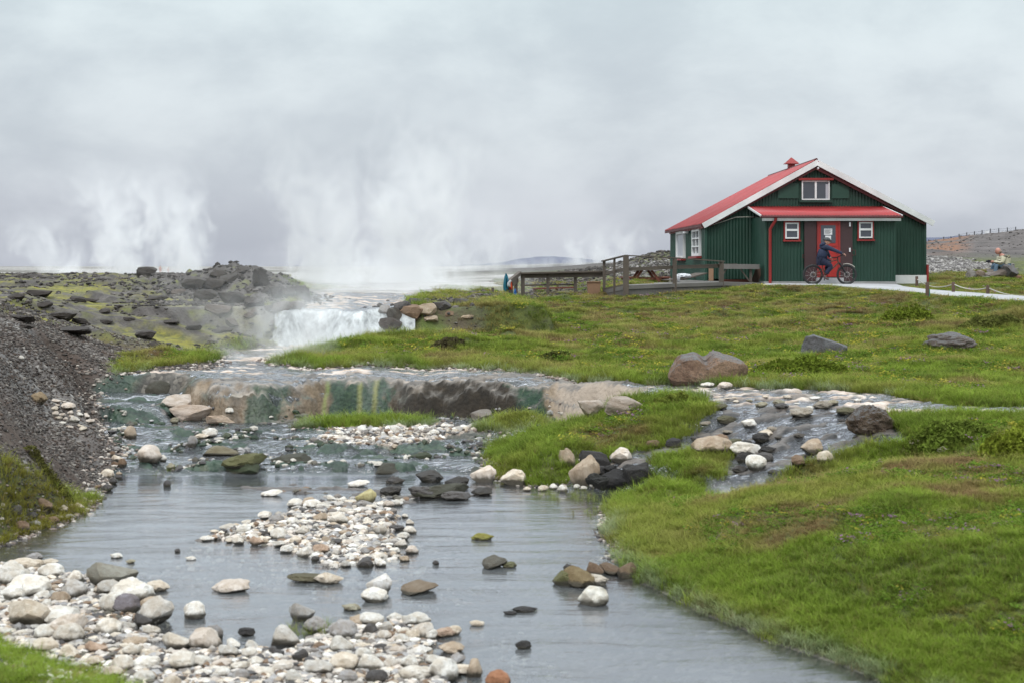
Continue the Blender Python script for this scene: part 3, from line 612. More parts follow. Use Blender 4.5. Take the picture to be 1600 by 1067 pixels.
def scatter(name, pts, scl, kinds, cols, coll, label):
    order_ = sorted(range(len(coll.objects)), key=lambda i: coll.objects[i].name); inv = {i: k for k, i in enumerate(order_)}
    kk = np.array([inv[i] for i in kinds])
    o = mesh_np(name, pts, None, None, attrs={'idx': ('INT', kk), 'scl': ('FLOAT_VECTOR', scl), 'rz': ('FLOAT', rng.uniform(0, 6.283, len(pts))),
        'gcol': ('FLOAT_COLOR', np.concatenate([cols, np.ones((len(cols), 1))], 1))})
    t = bpy.data.node_groups.new(name, 'GeometryNodeTree')
    t.interface.new_socket('Geometry', in_out='INPUT', socket_type='NodeSocketGeometry'); t.interface.new_socket('Geometry', in_out='OUTPUT', socket_type='NodeSocketGeometry')
    N = t.nodes; gi = N.new('NodeGroupInput'); go = N.new('NodeGroupOutput'); ip = N.new('GeometryNodeInstanceOnPoints'); ci = N.new('GeometryNodeCollectionInfo')
    ci.inputs[0].default_value = coll; ci.inputs['Separate Children'].default_value = True; ci.inputs['Reset Children'].default_value = True
    def na_(n, ty):
        k = N.new('GeometryNodeInputNamedAttribute'); k.data_type = ty; k.inputs[0].default_value = n; return k.outputs[0]
    cb = N.new('ShaderNodeCombineXYZ'); Lk = t.links.new
    Lk(na_('rz', 'FLOAT'), cb.inputs[2]); Lk(gi.outputs[0], ip.inputs['Points']); Lk(ci.outputs[0], ip.inputs['Instance'])
    ip.inputs['Pick Instance'].default_value = True; Lk(na_('idx', 'INT'), ip.inputs['Instance Index'])
    Lk(cb.outputs[0], ip.inputs['Rotation']); Lk(na_('scl', 'FLOAT_VECTOR'), ip.inputs['Scale']); Lk(ip.outputs[0], go.inputs[0])
    md = o.modifiers.new('scatter', 'NODES'); md.node_group = t
    return setp(o, label, kind='stuff')
ex = []
for px, py, n, sp in ((490, 985, 12, .10), (925, 776, 26, .32), (895, 772, 10, .22), (935, 800, 14, .2), (720, 655, 10, .15), (260, 734, 5, .08)):
    h_ = hit(px, py)
    ex += [(h_.x+rng.normal()*sp, h_.y+rng.normal()*sp*.6) for _ in range(n)]
ex = np.array(ex); X = np.concatenate([X, ex[:, 0]]); Y = np.concatenate([Y, ex[:, 1]]); Z = np.concatenate([Z, np.maximum(gz(ex[:, 0], ex[:, 1]), -.03)])
sc3 = np.concatenate([sc3, np.tile([.7, .7, 1.1], (len(ex), 1))]); kind = np.concatenate([kind, rng.integers(3, 5, len(ex))])
colr = np.concatenate([colr, np.tile([.24, .30, .09], (len(ex), 1))])
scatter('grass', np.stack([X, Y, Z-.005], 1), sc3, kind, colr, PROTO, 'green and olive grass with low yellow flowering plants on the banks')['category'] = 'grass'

# ------------------------------------------------------------------ stones
def ico(sub):
    bm = bmesh.new(); bmesh.ops.create_icosphere(bm, subdivisions=sub, radius=1.0)
    V = np.array([v.co[:] for v in bm.verts]); Fc = np.array([[v.index for v in f.verts] for f in bm.faces]); bm.free(); return V, Fc
ICO = {k: ico(k) for k in (1, 2, 3, 4, 5)}
def rock_np(seed, sub=3, cuts=5, cutd=.72, rough=.12, freq=1.2, scale=(1, .8, .6), fine=.0):
    V, Fc = ICO[sub]; V = V.copy(); rg = np.random.default_rng(seed)
    V *= (1+rough*fbm3(V*freq, 3, seed % 50))[:, None]
    for k in range(cuts):
        n = rg.normal(size=3); n /= np.linalg.norm(n); d = cutd*rg.uniform(.85, 1.25)
        ex = np.maximum(V@n-d, 0); V = V-np.outer(ex*.92, n)
    if fine: V *= (1+fine*fbm3(V*5, 3, (seed+9) % 50))[:, None]
    V *= np.array(scale); lo_, hi_ = V.min(0), V.max(0); V = (V-(lo_+hi_)/2)/((hi_[0]-lo_[0])/2)    # width 2 in x
    return V, Fc
def stone_mat(name, rough=.85, wetline=True):
    m, q = material(name); oi = q.n('ShaderNodeObjectInfo'); tc = q.n('ShaderNodeTexCoord').outputs['Object']
    rv = q.n('ShaderNodeVectorMath', operation='ADD', i_0=tc); cbx = q.n('ShaderNodeCombineXYZ', i_0=q.math('MULTIPLY', oi.outputs['Random'], 37), i_1=q.math('MULTIPLY', oi.outputs['Random'], 91), i_2=0.0)
    q.put(rv.inputs[1], cbx.outputs[0]); v = rv.outputs[0]
    a = q.noise(v, 1.5, 5, .65); b = q.noise(v, 7, 5, .7)
    c = q.mix(q.mr(a, .40, .62, 0, 1), q.mix(1.0, oi.outputs['Color'], (.78, .72, .65), 'MULTIPLY'), oi.outputs['Color'])
    c = q.mix(q.mr(b, .50, .72, 0, .6), c, q.mix(1.0, oi.outputs['Color'], (.52, .46, .41), 'MULTIPLY'))
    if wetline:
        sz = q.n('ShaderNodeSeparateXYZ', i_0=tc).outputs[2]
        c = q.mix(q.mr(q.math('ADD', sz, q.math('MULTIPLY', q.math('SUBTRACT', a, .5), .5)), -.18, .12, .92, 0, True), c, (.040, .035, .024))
    principled(q, c, rough, q.math('ADD', a, q.math('MULTIPLY', b, .5)), .7, .03); return m
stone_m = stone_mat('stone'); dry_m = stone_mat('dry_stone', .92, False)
def rmesh(name, seed, mat, **kw):
    V, Fc = rock_np(seed, **kw); me = bpy.data.meshes.new(name); me.from_pydata(V.tolist(), [], Fc.tolist()); me.materials.append(mat)
    me.polygons.foreach_set('use_smooth', np.ones(len(Fc), bool)); me.update(); me.set_sharp_from_angle(angle=.38)
    dims = V.max(0)-V.min(0); return me, dims
ROUND = [rmesh('stone', 100+i, stone_m, sub=4, cuts=6, cutd=.86, rough=.20, fine=.03, scale=(1, .85, .62+.05*(i % 3))) for i in range(6)]
FLAT = [rmesh('stone', 200+i, stone_m, sub=4, cuts=6, cutd=.78, rough=.26, freq=1.6, scale=(1, .8, .33), fine=.05) for i in range(6)]
ANG = [rmesh('stone', 300+i, stone_m, sub=4, cuts=12, cutd=.62, rough=.22, freq=1.5, scale=(1, .8, .75), fine=.05) for i in range(6)]
DANG = [rmesh('rock', 400+i, dry_m, sub=4, cuts=16, cutd=.52, rough=.30, freq=1.9, scale=(1, .8, .75), fine=.07) for i in range(10)]
SETS = {'r': ROUND, 'f': FLAT, 'a': ANG, 'd': DANG}
CW = (.72, .70, .66); CC = (.64, .57, .48); CT = (.42, .34, .26); CG = (.34, .33, .33); CD = (.085, .08, .08); CK = (.030, .028, .028); CR = (.36, .17, .09); CO = (.30, .28, .21); CP = (.62, .55, .49); CB = (.20, .135, .09); CY = (.24, .23, .05)
def stone(kind, px, py, wp, hp, col, label, name='stone', cat='stone', group=None, seed=None, sink=.22, me=None, loc=None):
    """py is the row where the stone meets the ground; wp and hp its size in rows and columns of the 1600 px frame"""
    s_ = seed if seed is not None else int(px*7+py*13)
    me_, dims = me or SETS[kind][s_ % len(SETS[kind])]
    p = loc or hit(px, py); wm_ = wp/F*p.y; hm = hp/F*p.y/(1-sink)
    o = bpy.data.objects.new(name, me_); COL.objects.link(o)
    rg = random.Random(s_)
    o.scale = (wm_/2, wm_/2*rg.uniform(.8, 1.05), hm/dims[2]); o.location = (p.x, p.y+wm_*.25, p.z+hm/2-hm*sink)
    o.rotation_euler = (rg.uniform(-.08, .08), rg.uniform(-.08, .08), rg.choice((0, math.pi))+rg.uniform(-.25, .25))
    vv = rg.uniform(.88, 1.1); o.color = tuple(min(1, c_*vv) for c_ in col)+(1,)
    return setp(o, label, cat, group)
# boulders
bould_m, q = material('boulder_stone'); oi = q.n('ShaderNodeObjectInfo').outputs['Color']; tc = q.n('ShaderNodeTexCoord').outputs['Object']
nz_ = q.n('ShaderNodeSeparateXYZ', i_0=q.n('ShaderNodeNewGeometry').outputs['Normal']).outputs[2]
a = q.noise(tc, 1.6, 6, .7); b = q.noise(tc, 6, 6, .75); e_ = q.noise(tc, 24, 4, .7)
c = q.mix(q.mr(a, .38, .62, 0, 1), q.mix(1.0, oi, (.50, .44, .42), 'MULTIPLY'), oi)
c = q.mix(q.math('MULTIPLY', q.mr(q.math('ADD', nz_, q.math('MULTIPLY', q.math('SUBTRACT', b, .5), 1.6)), .45, .95, 0, .85), 1.0), c, (.21, .215, .22))
c = q.mix(q.mr(e_, .50, .66, 0, .6), c, (.05, .042, .038)); c = q.mix(q.mr(b, .60, .70, 0, .5), c, (.33, .30, .27))
principled(q, c, .93, q.math('ADD', b, q.math('MULTIPLY', e_, .4)), 1.0, .06)
def shaped(name, fn, sub=5, mat=None):
    V, Fc = ICO[sub]; V = fn(V.copy()); me = bpy.data.meshes.new(name); me.from_pydata(V.tolist(), [], Fc.tolist()); me.materials.append(mat or bould_m)
    me.polygons.foreach_set('use_smooth', np.ones(len(Fc), bool)); me.update(); me.set_sharp_from_angle(angle=.30); return me, V.max(0)-V.min(0)
def twin(V):
    r = 1+.10*fbm3(V*1.3, 3, 5); V *= r[:, None]
    for n, d in (((-.75, -.35, .55), .78), ((.8, -.3, .5), .80), ((0, -1, .15), .72), ((.2, -.8, .6), .74), ((-.3, -.6, -.7), .8), ((-.95, 0, .3), .78), ((.45, -.9, .0), .66), ((-.5, -.85, .1), .68), ((.5, -.2, .85), .7), ((-.35, -.3, .9), .74), ((.9, -.4, -.1), .74)):
        n = np.array(n); n /= np.linalg.norm(n); V -= np.outer(np.maximum(V@n-d, 0)*.9, n)
    V *= np.array([1, .62, .50]); top = sstep(0, .3, V[:, 2])
    V[:, 2] -= top*.19*np.exp(-((V[:, 0]+.06)/.15)**2); V[:, 1] += .10*np.exp(-((V[:, 0]+.02)/.16)**2)*(V[:, 1] < 0)
    V *= (1+.055*fbm3(V*4.2, 5, 8))[:, None]; return V
def wedge(V):
    for n, d in (((-1, -.1, .25), .62), ((.45, -.1, .9), .42), ((.1, -1, .35), .6), ((-.4, 0, 1), .72), ((.3, 1, .2), .7), ((-.5, -.8, .4), .7)):
        n = np.array(n); n /= np.linalg.norm(n); V -= np.outer(np.maximum(V@n-d, 0)*.95, n)
    V *= np.array([1, .7, .9]); V *= (1+.05*fbm3(V*3, 4, 3))[:, None]; return V
def craggy(V):
    V *= (1+.20*fbm3(V*2.1, 5, 12))[:, None]; V *= (1-.10*np.abs(perlin3(V*4.5, 4)))[:, None]
    V *= np.array([1, .8, .66]); V[:, 0] *= 1-.35*sstep(0, .7, V[:, 2]); return V
def boul(name, me, px, py, wp, hp, col, label, sink=.2):
    return stone('d', px, py, wp, hp, col, label, name, 'boulder', None, 1, sink, me)
b = boul('boulder', shaped('boulder', twin), 1111, 601, 140, 54, (.33, .215, .145), 'large brown boulder with a notched grey top beside the side stream'); b.rotation_euler = (0, 0, .05)
b = boul('boulder', shaped('boulder', wedge), 1289, 555, 80, 35, (.16, .16, .17), 'blue grey wedge shaped boulder peaked at one end, lying in the meadow'); b.rotation_euler = (0, 0, 0)
b = boul('boulder', shaped('boulder', lambda V: V*np.array([1, .7, .6])*(1+.22*fbm3(V*1.7, 5, 21))[:, None]), 1489, 547, 78, 27, (.24, .20, .18), 'low grey boulder with a pinkish brown end, farthest right in the meadow'); b.rotation_euler = (0, 0, 0)
b = boul('boulder', shaped('boulder', craggy), 1364, 677, 76, 45, (.20, .145, .10), 'pitted brown boulder at the right edge of the side stream'); b.rotation_euler = (0, 0, .4)
HAND = [
 ('a',914,762,50,50,CT,'tall upright tan stone beside the dark cascade'),('a',971,722,40,22,CP,'angular cream stone above the dark cascade'),('a',886,733,26,34,CT,'narrow tan stone leaning in the island grass'),
 ('a',755,753,42,25,CP,'pinkish stone at the left foot of the grassy island'),('a',803,758,46,24,CC,'pitted cream stone under the grassy island'),
 ('r',1117,712,68,30,CT,'flat rounded tan stone across the narrow channel'),('f',1168,714,52,24,CW,'white flat stone wedged behind the small grass clump'),('r',1183,735,34,24,CW,'white capped round stone with black base in the channel'),
 ('r',1291,724,27,20,CC,'smooth pale round stone at the grass edge'),('a',1272,708,36,22,CT,'split tan stone just above the pale round stone'),('a',1248,729,26,18,CB,'brown angular stone low in the channel'),
 ('f',1172,666,26,12,CW,'white domed stone in the middle of the side stream'),('f',1198,683,26,12,CC,'cream stone on the dark slab in the side stream'),
 ('f',1106,605,22,8,CW,'small white slab below the large brown boulder'),('f',1134,606,27,10,CP,'small pinkish slab under the right end of the large brown boulder'),
 ('f',1430,695,20,9,CC,'pale stone half buried in the right meadow edge'),('r',1429,692,14,11,CW,'small white stone beside the pitted boulder'),('f',1475,708,26,11,CO,'dull stone sunk in grass right of the stream'),
 ('r',232,722,40,27,CP,'cream stone with brown markings in the green rapids'),('r',203,685,20,20,CT,'round tan stone standing upright in shallow rapids'),('r',300,698,16,18,CG,'round grey stone balanced at the algae ledge'),
 ('r',327,683,26,14,CW,'bright white round stone above the algae ledge'),('r',254,721,12,11,CW,'tiny white stone touching the cream and brown one'),('r',266,733,14,10,CO,'small dull stone below the cream and brown one'),
 ('r',190,729,13,13,CB,'small brown ball stone near the left bank'),('r',260,760,13,10,CD,'small black stone alone in smooth water'),('r',358,646,15,10,CW,'white ball stone at the terrace foot'),('r',272,662,14,10,CO,'small grey brown stone left of the white rock tongue'),
 ('f',314,685,24,8,CC,'flat pinkish stone beside the bright white round stone'),('a',380,733,62,24,(.10,.10,.04),'mossy dark slab tilted in the green rapids'),('a',345,712,60,14,(.16,.14,.09),'long olive slab lying along the algae ledge'),
 ('f',423,775,36,9,CW,'white slab on the left end of the dark shelf'),('f',559,760,36,9,CW,'white slab floating in the still water above the dark shelf'),('a',571,787,34,22,(.42,.38,.20),'yellowish crusted stone on the dark shelf'),
 ('r',462,792,27,13,CW,'white round stone at the top of the middle bar'),('r',488,795,32,14,CW,'second white round stone at the top of the middle bar'),('r',620,790,20,10,CW,'white stone just beyond the right tip of the middle bar'),
 ('f',754,844,38,11,CY,'yellow mossed flat stone alone in the pool'),('a',773,888,40,18,(.09,.085,.07),'dark lichened stone in the middle of the pool'),('f',795,887,26,9,(.12,.12,.06),'low mossy stone joined to the dark lichened one'),
 ('a',905,917,52,30,(.16,.12,.06),'ochre mossy rock in the pool near the right bank'),('a',880,915,34,22,(.10,.10,.04),'dark green mossy rock left of the ochre one'),('f',925,916,54,18,(.50,.46,.40),'pale topped slab under the ochre mossy rock'),
 ('r',927,945,50,28,(.64,.62,.56),'white capped rock with mossy skirt nearest the right bank'),('a',930,900,30,22,CB,'brown lump of rock behind the ochre mossy one'),('a',955,897,36,16,(.13,.09,.06),'low dark brown rock leading to the grass edge'),('a',980,902,28,24,(.17,.12,.08),'rusty brown rock against the grass edge'),
 ('f',889,889,20,8,CD,'small dark stone behind the mossy rocks'),('r',818,1014,26,12,CK,'black stone alone in the near pool'),('r',742,1058,25,29,CT,'tan oval stone standing at the near water edge'),('r',778,1075,40,26,CR,'rust red stone at the bottom edge of the picture'),
 ('f',820,956,42,8,CK,'thin black stone breaking the near water'),('f',797,960,22,5,CK,'thin black sliver beside the black stone'),('r',681,882,11,7,CD,'tiny dark stone between pool and middle bar'),
 ('a',168,920,84,40,(.27,.26,.22),'large olive grey block on the near shingle'),('r',197,946,76,40,CW,'big white round stone in front of the olive grey block'),('r',190,958,52,28,(.20,.18,.20),'purple grey stone resting against the big white one'),
 ('r',42,934,68,32,CW,'white stone with dark patch at the left edge'),('a',40,979,74,42,(.62,.55,.46),'large cream and rust block at the left shingle'),('r',12,915,58,36,CW,'white stone cut by the left edge'),('a',105,996,50,36,CP,'square cream stone low on the left shingle'),
 ('r',150,925,10,8,CC,'small cream stone under the olive block'),('a',242,975,54,40,(.58,.55,.51),'ragged white and grey stone at the pool edge'),('a',220,982,32,24,CD,'charcoal stone tucked under the ragged white one'),('r',301,967,37,26,CW,'white domed stone alone left of the pool'),
 ('f',243,924,40,16,CC,'flat pitted stone behind the ragged white one'),('f',358,926,64,18,CP,'long cream stone isolated in the left pool'),('a',470,972,42,29,(.40,.39,.38),'peaked grey white stone rising from the water'),
 ('f',513,912,48,16,CC,'cream stone in the wake below the middle bar'),('a',592,928,42,30,(.60,.59,.58),'pointed white stone at the centre of the pool'),('r',585,940,42,20,CW,'rounded white stone in front of the pointed one'),('a',655,928,60,17,(.20,.155,.11),'dark brown jagged slab right of the pointed white stone'),
 ('f',480,910,70,10,(.10,.09,.05),'long dark mossy slab under the cream stone'),('f',548,954,32,10,CO,'small brownish slab below the rounded white stone'),('r',333,1001,32,24,(.28,.27,.27),'two toned stone with black side at the shingle edge'),('f',384,994,28,13,CK,'flat black stone beside the two toned one'),
 ('r',580,978,40,19,CW,'white stone at the upper tip of the near right shingle'),('r',653,976,40,19,CW,'white stone off the tip of the near right shingle'),('r',672,1000,24,16,CW,'bright small stone at the right side of near shingle'),('r',710,992,22,14,CC,'small cream stone in shallow water by the shingle'),
 ('f',745,978,24,8,CC,'flat pale stone farthest right of the shingle'),('r',690,1062,52,34,CW,'large white stone at the bottom edge beside the oval one'),('r',645,1000,26,16,CC,'cream stone just left of the bright small one'),
 ('r',70,1000,40,24,CW,'white stone beside the lower left grass'),('r',68,1020,44,22,CC,'tan white stone bordering the lower left grass'),('a',175,1060,34,20,CC,'cream stone at the right end of the lower left grass'),
 ('f',35,890,56,16,CC,'flat cream stone at the upper left of the shingle'),('f',50,876,30,12,CG,'flat grey stone standing in water top left'),('f',75,882,28,8,CC,'slim pale stone right of the flat grey one'),('f',180,872,22,8,CW,'tiny flat stone in open water'),('f',203,880,16,6,CO,'tiny brown flat stone in open water'),('f',297,875,18,6,CW,'tiny pale stone left of the middle bar'),('r',277,863,10,6,CD,'tiny dark stone left of the middle bar'),
 ('f',57,630,30,18,(.24,.18,.11),'flat brown slab on the left gravel bank'),('r',32,562,10,7,CW,'lone white stone high on the left gravel slope'),
 ('r',268,1075,30,18,CC,'cream stone at the very bottom of the left shingle'),('r',95,975,44,26,(.60,.57,.53),'pale stone above the square cream one'),('r',112,935,42,28,(.55,.53,.51),'greyish white stone left of the big white one')]
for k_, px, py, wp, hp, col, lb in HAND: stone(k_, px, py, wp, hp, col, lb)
# stones heaped on the bars: the largest one by one, the rest as gravel
PAL = [CW, CW, CW, CW, (.70, .66, .60), (.66, .62, .56), CC, CP, (.64, .60, .55), (.68, .66, .62), (.52, .50, .47), CG, CD, CT, (.46, .34, .26)]
NAMEC = {CW: 'white', CC: 'buff', CP: 'pinkish', CT: 'tan', CG: 'grey', CD: 'charcoal', CK: 'black', CB: 'brown', CO: 'olive'}
def scatter_bar(poly, n, lo_, hi_, group, label, palette=PAL, kinds='raf', pw=1.6, name='stone'):
    cx_ = sum(p[0] for p in poly)/len(poly); cy_ = sum(p[1] for p in poly)/len(poly)
    hx = (max(p[0] for p in poly)-min(p[0] for p in poly))/2; hy = (max(p[1] for p in poly)-min(p[1] for p in poly))/2
    P_ = np.array(poly); x0, y0 = P_.min(0); x1, y1 = P_.max(0); k = 0; tries = 0; done = []
    while k < n and tries < n*60:
        tries += 1; px = rng.uniform(x0, x1); py = rng.uniform(y0, y1)
        if poly_sd(np.array([px]), np.array([py]), poly)[0] < 0: continue
        pers = ((py-415)/450.0) if py > 560 else .4
        wp = (lo_+(hi_-lo_)*rng.uniform()**pw)*pers
        if any(abs(px-a)*1.0 < (wp+c)*.42 and abs(py-b_) < (wp+c)*.22 for a, b_, c in done): continue
        done.append((px, py, wp)); kd = kinds[rng.integers(len(kinds))]
        col = palette[rng.integers(len(palette))]; cn = NAMEC.get(col, 'rusty' if col[0] < .5 else 'cream')
        sz = 'large ' if wp > (lo_+(hi_-lo_)*.55)*pers else 'small ' if wp < (lo_+(hi_-lo_)*.2)*pers else ''
        pos = ('far ' if py < cy_-hy*.33 else 'near ' if py > cy_+hy*.33 else 'middle ')+('left' if px < cx_-hx*.4 else 'right' if px > cx_+hx*.4 else 'centre')
        lb = f"{sz}{cn} {'flat' if kd == 'f' else 'rounded' if kd == 'r' else 'angular'} {name} {label}, {pos} part"
        stone(kd, px, py, wp, wp*(.62 if kd != 'f' else .36)*rng.uniform(.75, 1.1), col, lb, name, name, group, int(rng.integers(1e6)), .25); k += 1
BARP = [[(300,850),(345,824),(440,803),(455,786),(520,780),(615,788),(645,815),(640,850),(650,872),(600,886),(520,886),(460,872),(430,858),(380,852)],
        [(0,880),(60,890),(200,925),(265,955),(255,985),(215,1000),(230,1067),(200,1067),(100,1035),(0,1000)],
        [(200,1020),(300,1015),(420,1008),(480,992),(540,975),(620,970),(685,985),(715,1015),(728,1067),(200,1067)]]
scatter_bar(BARP[0], 96, 12, 36, 'stones on the middle bar', 'on the mid stream bar')
scatter_bar(BARP[1], 34, 20, 42, 'stones on the near left shingle', 'in the lower left shingle')
scatter_bar(BARP[2], 62, 18, 42, 'stones on the near centre shingle', 'in the bottom centre shingle')
scatter_bar([(470,688),(520,672),(600,668),(760,664),(700,682),(620,690),(540,694)], 16, 14, 42, 'stones below the terrace', 'below the dark terrace wall', [CW, CW, CC])
scatter_bar([(820,765),(930,762),(925,768),(820,770)], 7, 14, 26, 'stones under the island', 'at the water line under the island', [CW, CC], 'r')
scatter_bar([(175,700),(200,708),(185,750),(160,775),(140,770),(165,730)], 12, 14, 34, 'rocks along the left bank', 'at the foot of the left bank', [CD, CB, CG, CT, CC], 'ra', name='rock')
scatter_bar([(85,620),(120,640),(148,665),(120,680),(80,650)], 20, 18, 44, 'pale slabs on the left shore', 'piled at the left water edge', [CP, CC, CP, CW], 'fa', name='slab')
scatter_bar([(20,800),(120,790),(135,806),(60,826),(0,835)], 10, 16, 34, 'rocks by the left grass clump', 'round the tawny grass clump', [CG, CB, CC, CD], 'ra', name='rock')
scatter_bar([(1130,615),(1300,622),(1400,628),(1330,640),(1200,645),(1120,625)], 14, 18, 50, 'slabs in the side stream', 'lying in the shallow side stream', [CC, CO, CW], 'f', name='slab')
scatter_bar([(915,735),(1008,735),(1008,762),(925,765)], 12, 24, 56, 'black rocks of the cascade', 'in the weedy cascade', [CK, (.02, .02, .022)], 'ra', 1.0, name='rock')
scatter_bar([(1015,700),(1080,690),(1210,690),(1220,740),(1160,748),(1140,705)], 12, 26, 50, 'dark rocks of the channel', 'in the narrow channel', [CK, CD, CB], 'rf', 1.0, name='rock')
scatter_bar([(600,775),(620,752),(700,748),(760,765),(745,782),(640,786)], 9, 40, 90, 'dark rocks of the shelf', 'on the dark shelf above the pool', [CD, (.05, .047, .045)], 'f', 1.0, name='rock')
scatter_bar([(1060,628),(1380,632),(1330,670),(1270,700),(1230,735),(1170,705),(1110,680)], 16, 24, 85, 'slabs of the side stream bed', 'breaking the surface of the side stream', [(.06, .055, .052), CD, (.10, .09, .08), (.10, .095, .055), (.30, .27, .23)], 'f', 1.5, name='rock')
LEDGE = [(375,737,58,20,'left of centre, by the mossy slab'),(450,722,70,12,'left of the low waterfall of weed'),(610,738,60,14,'in mid channel'),(655,716,44,9,'below the pale shingle line'),(690,775,80,18,'at the right end of the dark shelf'),(240,608,50,14,'on the lip of the upper left fall')]
for i, (px, py, wp, hp, lb) in enumerate(LEDGE): stone('a', px, py, wp, hp, [(.040,.052,.026),(.05,.05,.035),(.06,.058,.045)][i % 3], 'dark weedy rock awash in the rapids '+lb, 'rock', 'rock', None, i+5, .45)
for i, (px, py, wp, hp, cc, lb) in enumerate([(300,657,84,24,(.46,.38,.32),'broken cream sinter slab at the left end of the terrace'),(275,640,60,24,(.50,.44,.39),'pale sinter lump capping the left end of the terrace'),(342,662,46,14,(.42,.33,.26),'pinkish sinter slab lying at the terrace foot'),
    (975,645,60,24,(.34,.29,.25),'cream crusted hump at the right end of the terrace'),(930,650,56,26,(.33,.28,.24),'cream crusted buttress near the right end of the terrace'),(752,658,36,18,(.22,.20,.18),'small grey rock with a white cap under the dark terrace'),
    (930,735,50,30,CK,'black dripping rock at the left of the small cascade'),(962,768,70,34,(.022,.021,.022),'largest black weedy rock of the small cascade'),(998,762,46,38,CK,'black rock of the small cascade touching the right grass clump'),(936,768,44,28,(.02,.02,.018),'black rock at the foot of the tall tan stone')]):
    stone('d', px, py, wp, hp, cc, lb, 'rock', 'rock', None, i+31, .2)
# lava blocks: along the ledges of the moss field, on the ridge and on the hillside
LAVA = [(30,500,46,16),(90,498,60,20),(65,478,36,12),(125,505,34,16),(165,505,26,12),(40,512,26,12),(108,520,62,18),(120,470,30,14),(20,468,40,18),(60,462,44,18),(245,468,40,14),(225,528,40,22),(240,540,26,14),(160,488,24,12),(200,500,24,10),(185,480,18,8),(265,505,30,12),(300,515,36,14),(345,520,40,18),(140,470,30,10),(0,432,20,8),(30,433,26,8),(52,432,30,7),(78,433,30,6)]
for i, (px, py, wp, hp) in enumerate(LAVA): stone('d', px, py+2, wp*.9, hp*.62, (.052, .045, .042), ('broad ' if wp > 40 else 'small ' if wp < 28 else '')+'dark lava block in the yellow moss, '+('at the far skyline' if py < 440 else 'far side, ' if py < 475 else 'middle, ' if py < 508 else 'near side, ')+('' if py < 440 else 'at the left edge' if px < 60 else 'left of the long ledge' if px < 130 else 'central' if px < 200 else 'towards the ridge'), 'lava_block', 'rock', 'lava blocks in the moss field', i)
RID = [(408,448,30,28,'black cube like rock perched on the crest above the plateau'),(228,432,34,15,'turf capped black knob at the left end of the crest'),(433,468,30,22,None),(452,470,26,22,None),(472,472,26,26,None),(420,462,40,24,None),(330,455,60,30,None),(360,445,60,26,None),(300,452,60,26,None),(340,434,40,16,None),(375,428,36,16,None),(320,470,54,24,None),(360,475,60,26,None),(395,480,44,22,None),(420,490,36,18,None),(395,500,50,24,None),(340,492,60,24,None),(440,488,34,18,None),(462,484,26,14,None),(365,510,44,18,None),(425,510,34,16,None),(280,462,40,14,None)]
for i, (px, py, wp, hp, lb) in enumerate(RID): stone('d', px, py, wp*(1 if lb or px > 425 else .72), hp*(1 if lb or px > 425 else .72), (.055, .048, .044) if i < 14 else (.12, .10, .088), lb or ('large ' if wp > 50 else 'small ' if wp < 35 else '')+'rough lava boulder on the steaming ridge, '+('upper ' if py < 450 else 'middle ' if py < 482 else 'lower ')+('left' if px < 335 else 'centre' if px < 400 else 'right')+' part', 'lava_block', 'rock', None if lb else 'boulders of the lava ridge', i+3)
HL = [(640,500,44,24,CB),(665,492,36,18,CT),(618,505,30,24,(.12,.11,.10)),(610,520,40,24,(.10,.09,.085)),(690,485,30,14,CD),(672,505,24,12,CT),(650,478,24,12,CD),(700,498,26,12,CB),(720,478,26,12,CD),(628,486,28,16,CD),(730,500,26,8,CT),(600,490,20,14,CG)]
for i, (px, py, wp, hp, cc) in enumerate(HL): stone('d', px, py, wp, hp, cc, ('brown' if cc in (CB, CT) else 'grey black')+' rock on the heath slope, '+('touching the waterfall' if px < 632 else 'a little right of the waterfall' if px < 680 else 'well right of the waterfall')+(', low down' if py > 497 else ', high up'), 'rock', 'rock', 'rocks on the heath slope', i+1)
# gravel: one object of many small stones
def gravel(name, pts, sizes, cols, label, mat):
    V0, F0 = ICO[1]; n = len(pts); nv = len(V0)
    A = rng.uniform(.55, 1.3, (n, 1, 3)); A[:, :, 2] *= .6
    V = V0[None]*A*(1+.25*rng.uniform(-1, 1, (n, nv, 1)))*sizes[:, None, None]
    a = rng.uniform(0, 6.28, n); ca, sa = np.cos(a)[:, None], np.sin(a)[:, None]
    V = np.stack([V[..., 0]*ca-V[..., 1]*sa, V[..., 0]*sa+V[..., 1]*ca, V[..., 2]], -1)+pts[:, None]
    Fq = (F0[None]+(np.arange(n)*nv)[:, None, None]).reshape(-1, 3)
    o = mesh_np(name, V.reshape(-1, 3), Fq, mat, False, attrs={'gc': ('FLOAT_COLOR', np.repeat(np.concatenate([cols, np.ones((n, 1))], 1), nv, 0))})
    setp(o, label, kind='stuff'); o['category'] = 'gravel'; return o
gvm, q = material('gravel'); ca_ = q.n('ShaderNodeAttribute', attribute_name='gc').outputs['Color']
principled(q, q.mix(q.mr(q.noise(q.n('ShaderNodeNewGeometry').outputs['Position'], 30, 4), .4, .7, 0, .5), ca_, q.mix(1.0, ca_, (.5, .45, .4), 'MULTIPLY')), .9)
def gpts(mask, n, Y0, Y1, powr, s0, pal, pw=.6, zoff=.2):
    p = sample(mask.reshape(NR, NC), n, Y0, Y1, powr); z = gz(p[:, 0], p[:, 1]); s_ = s0*(p[:, 1]/10)**pw*rng.uniform(.4, 1.2, n)**1.5
    return np.stack([p[:, 0], p[:, 1], z+s_*zoff], 1), s_, np.array(pal)[rng.integers(len(pal), size=n)]*rng.uniform(.8, 1.15, (n, 1))
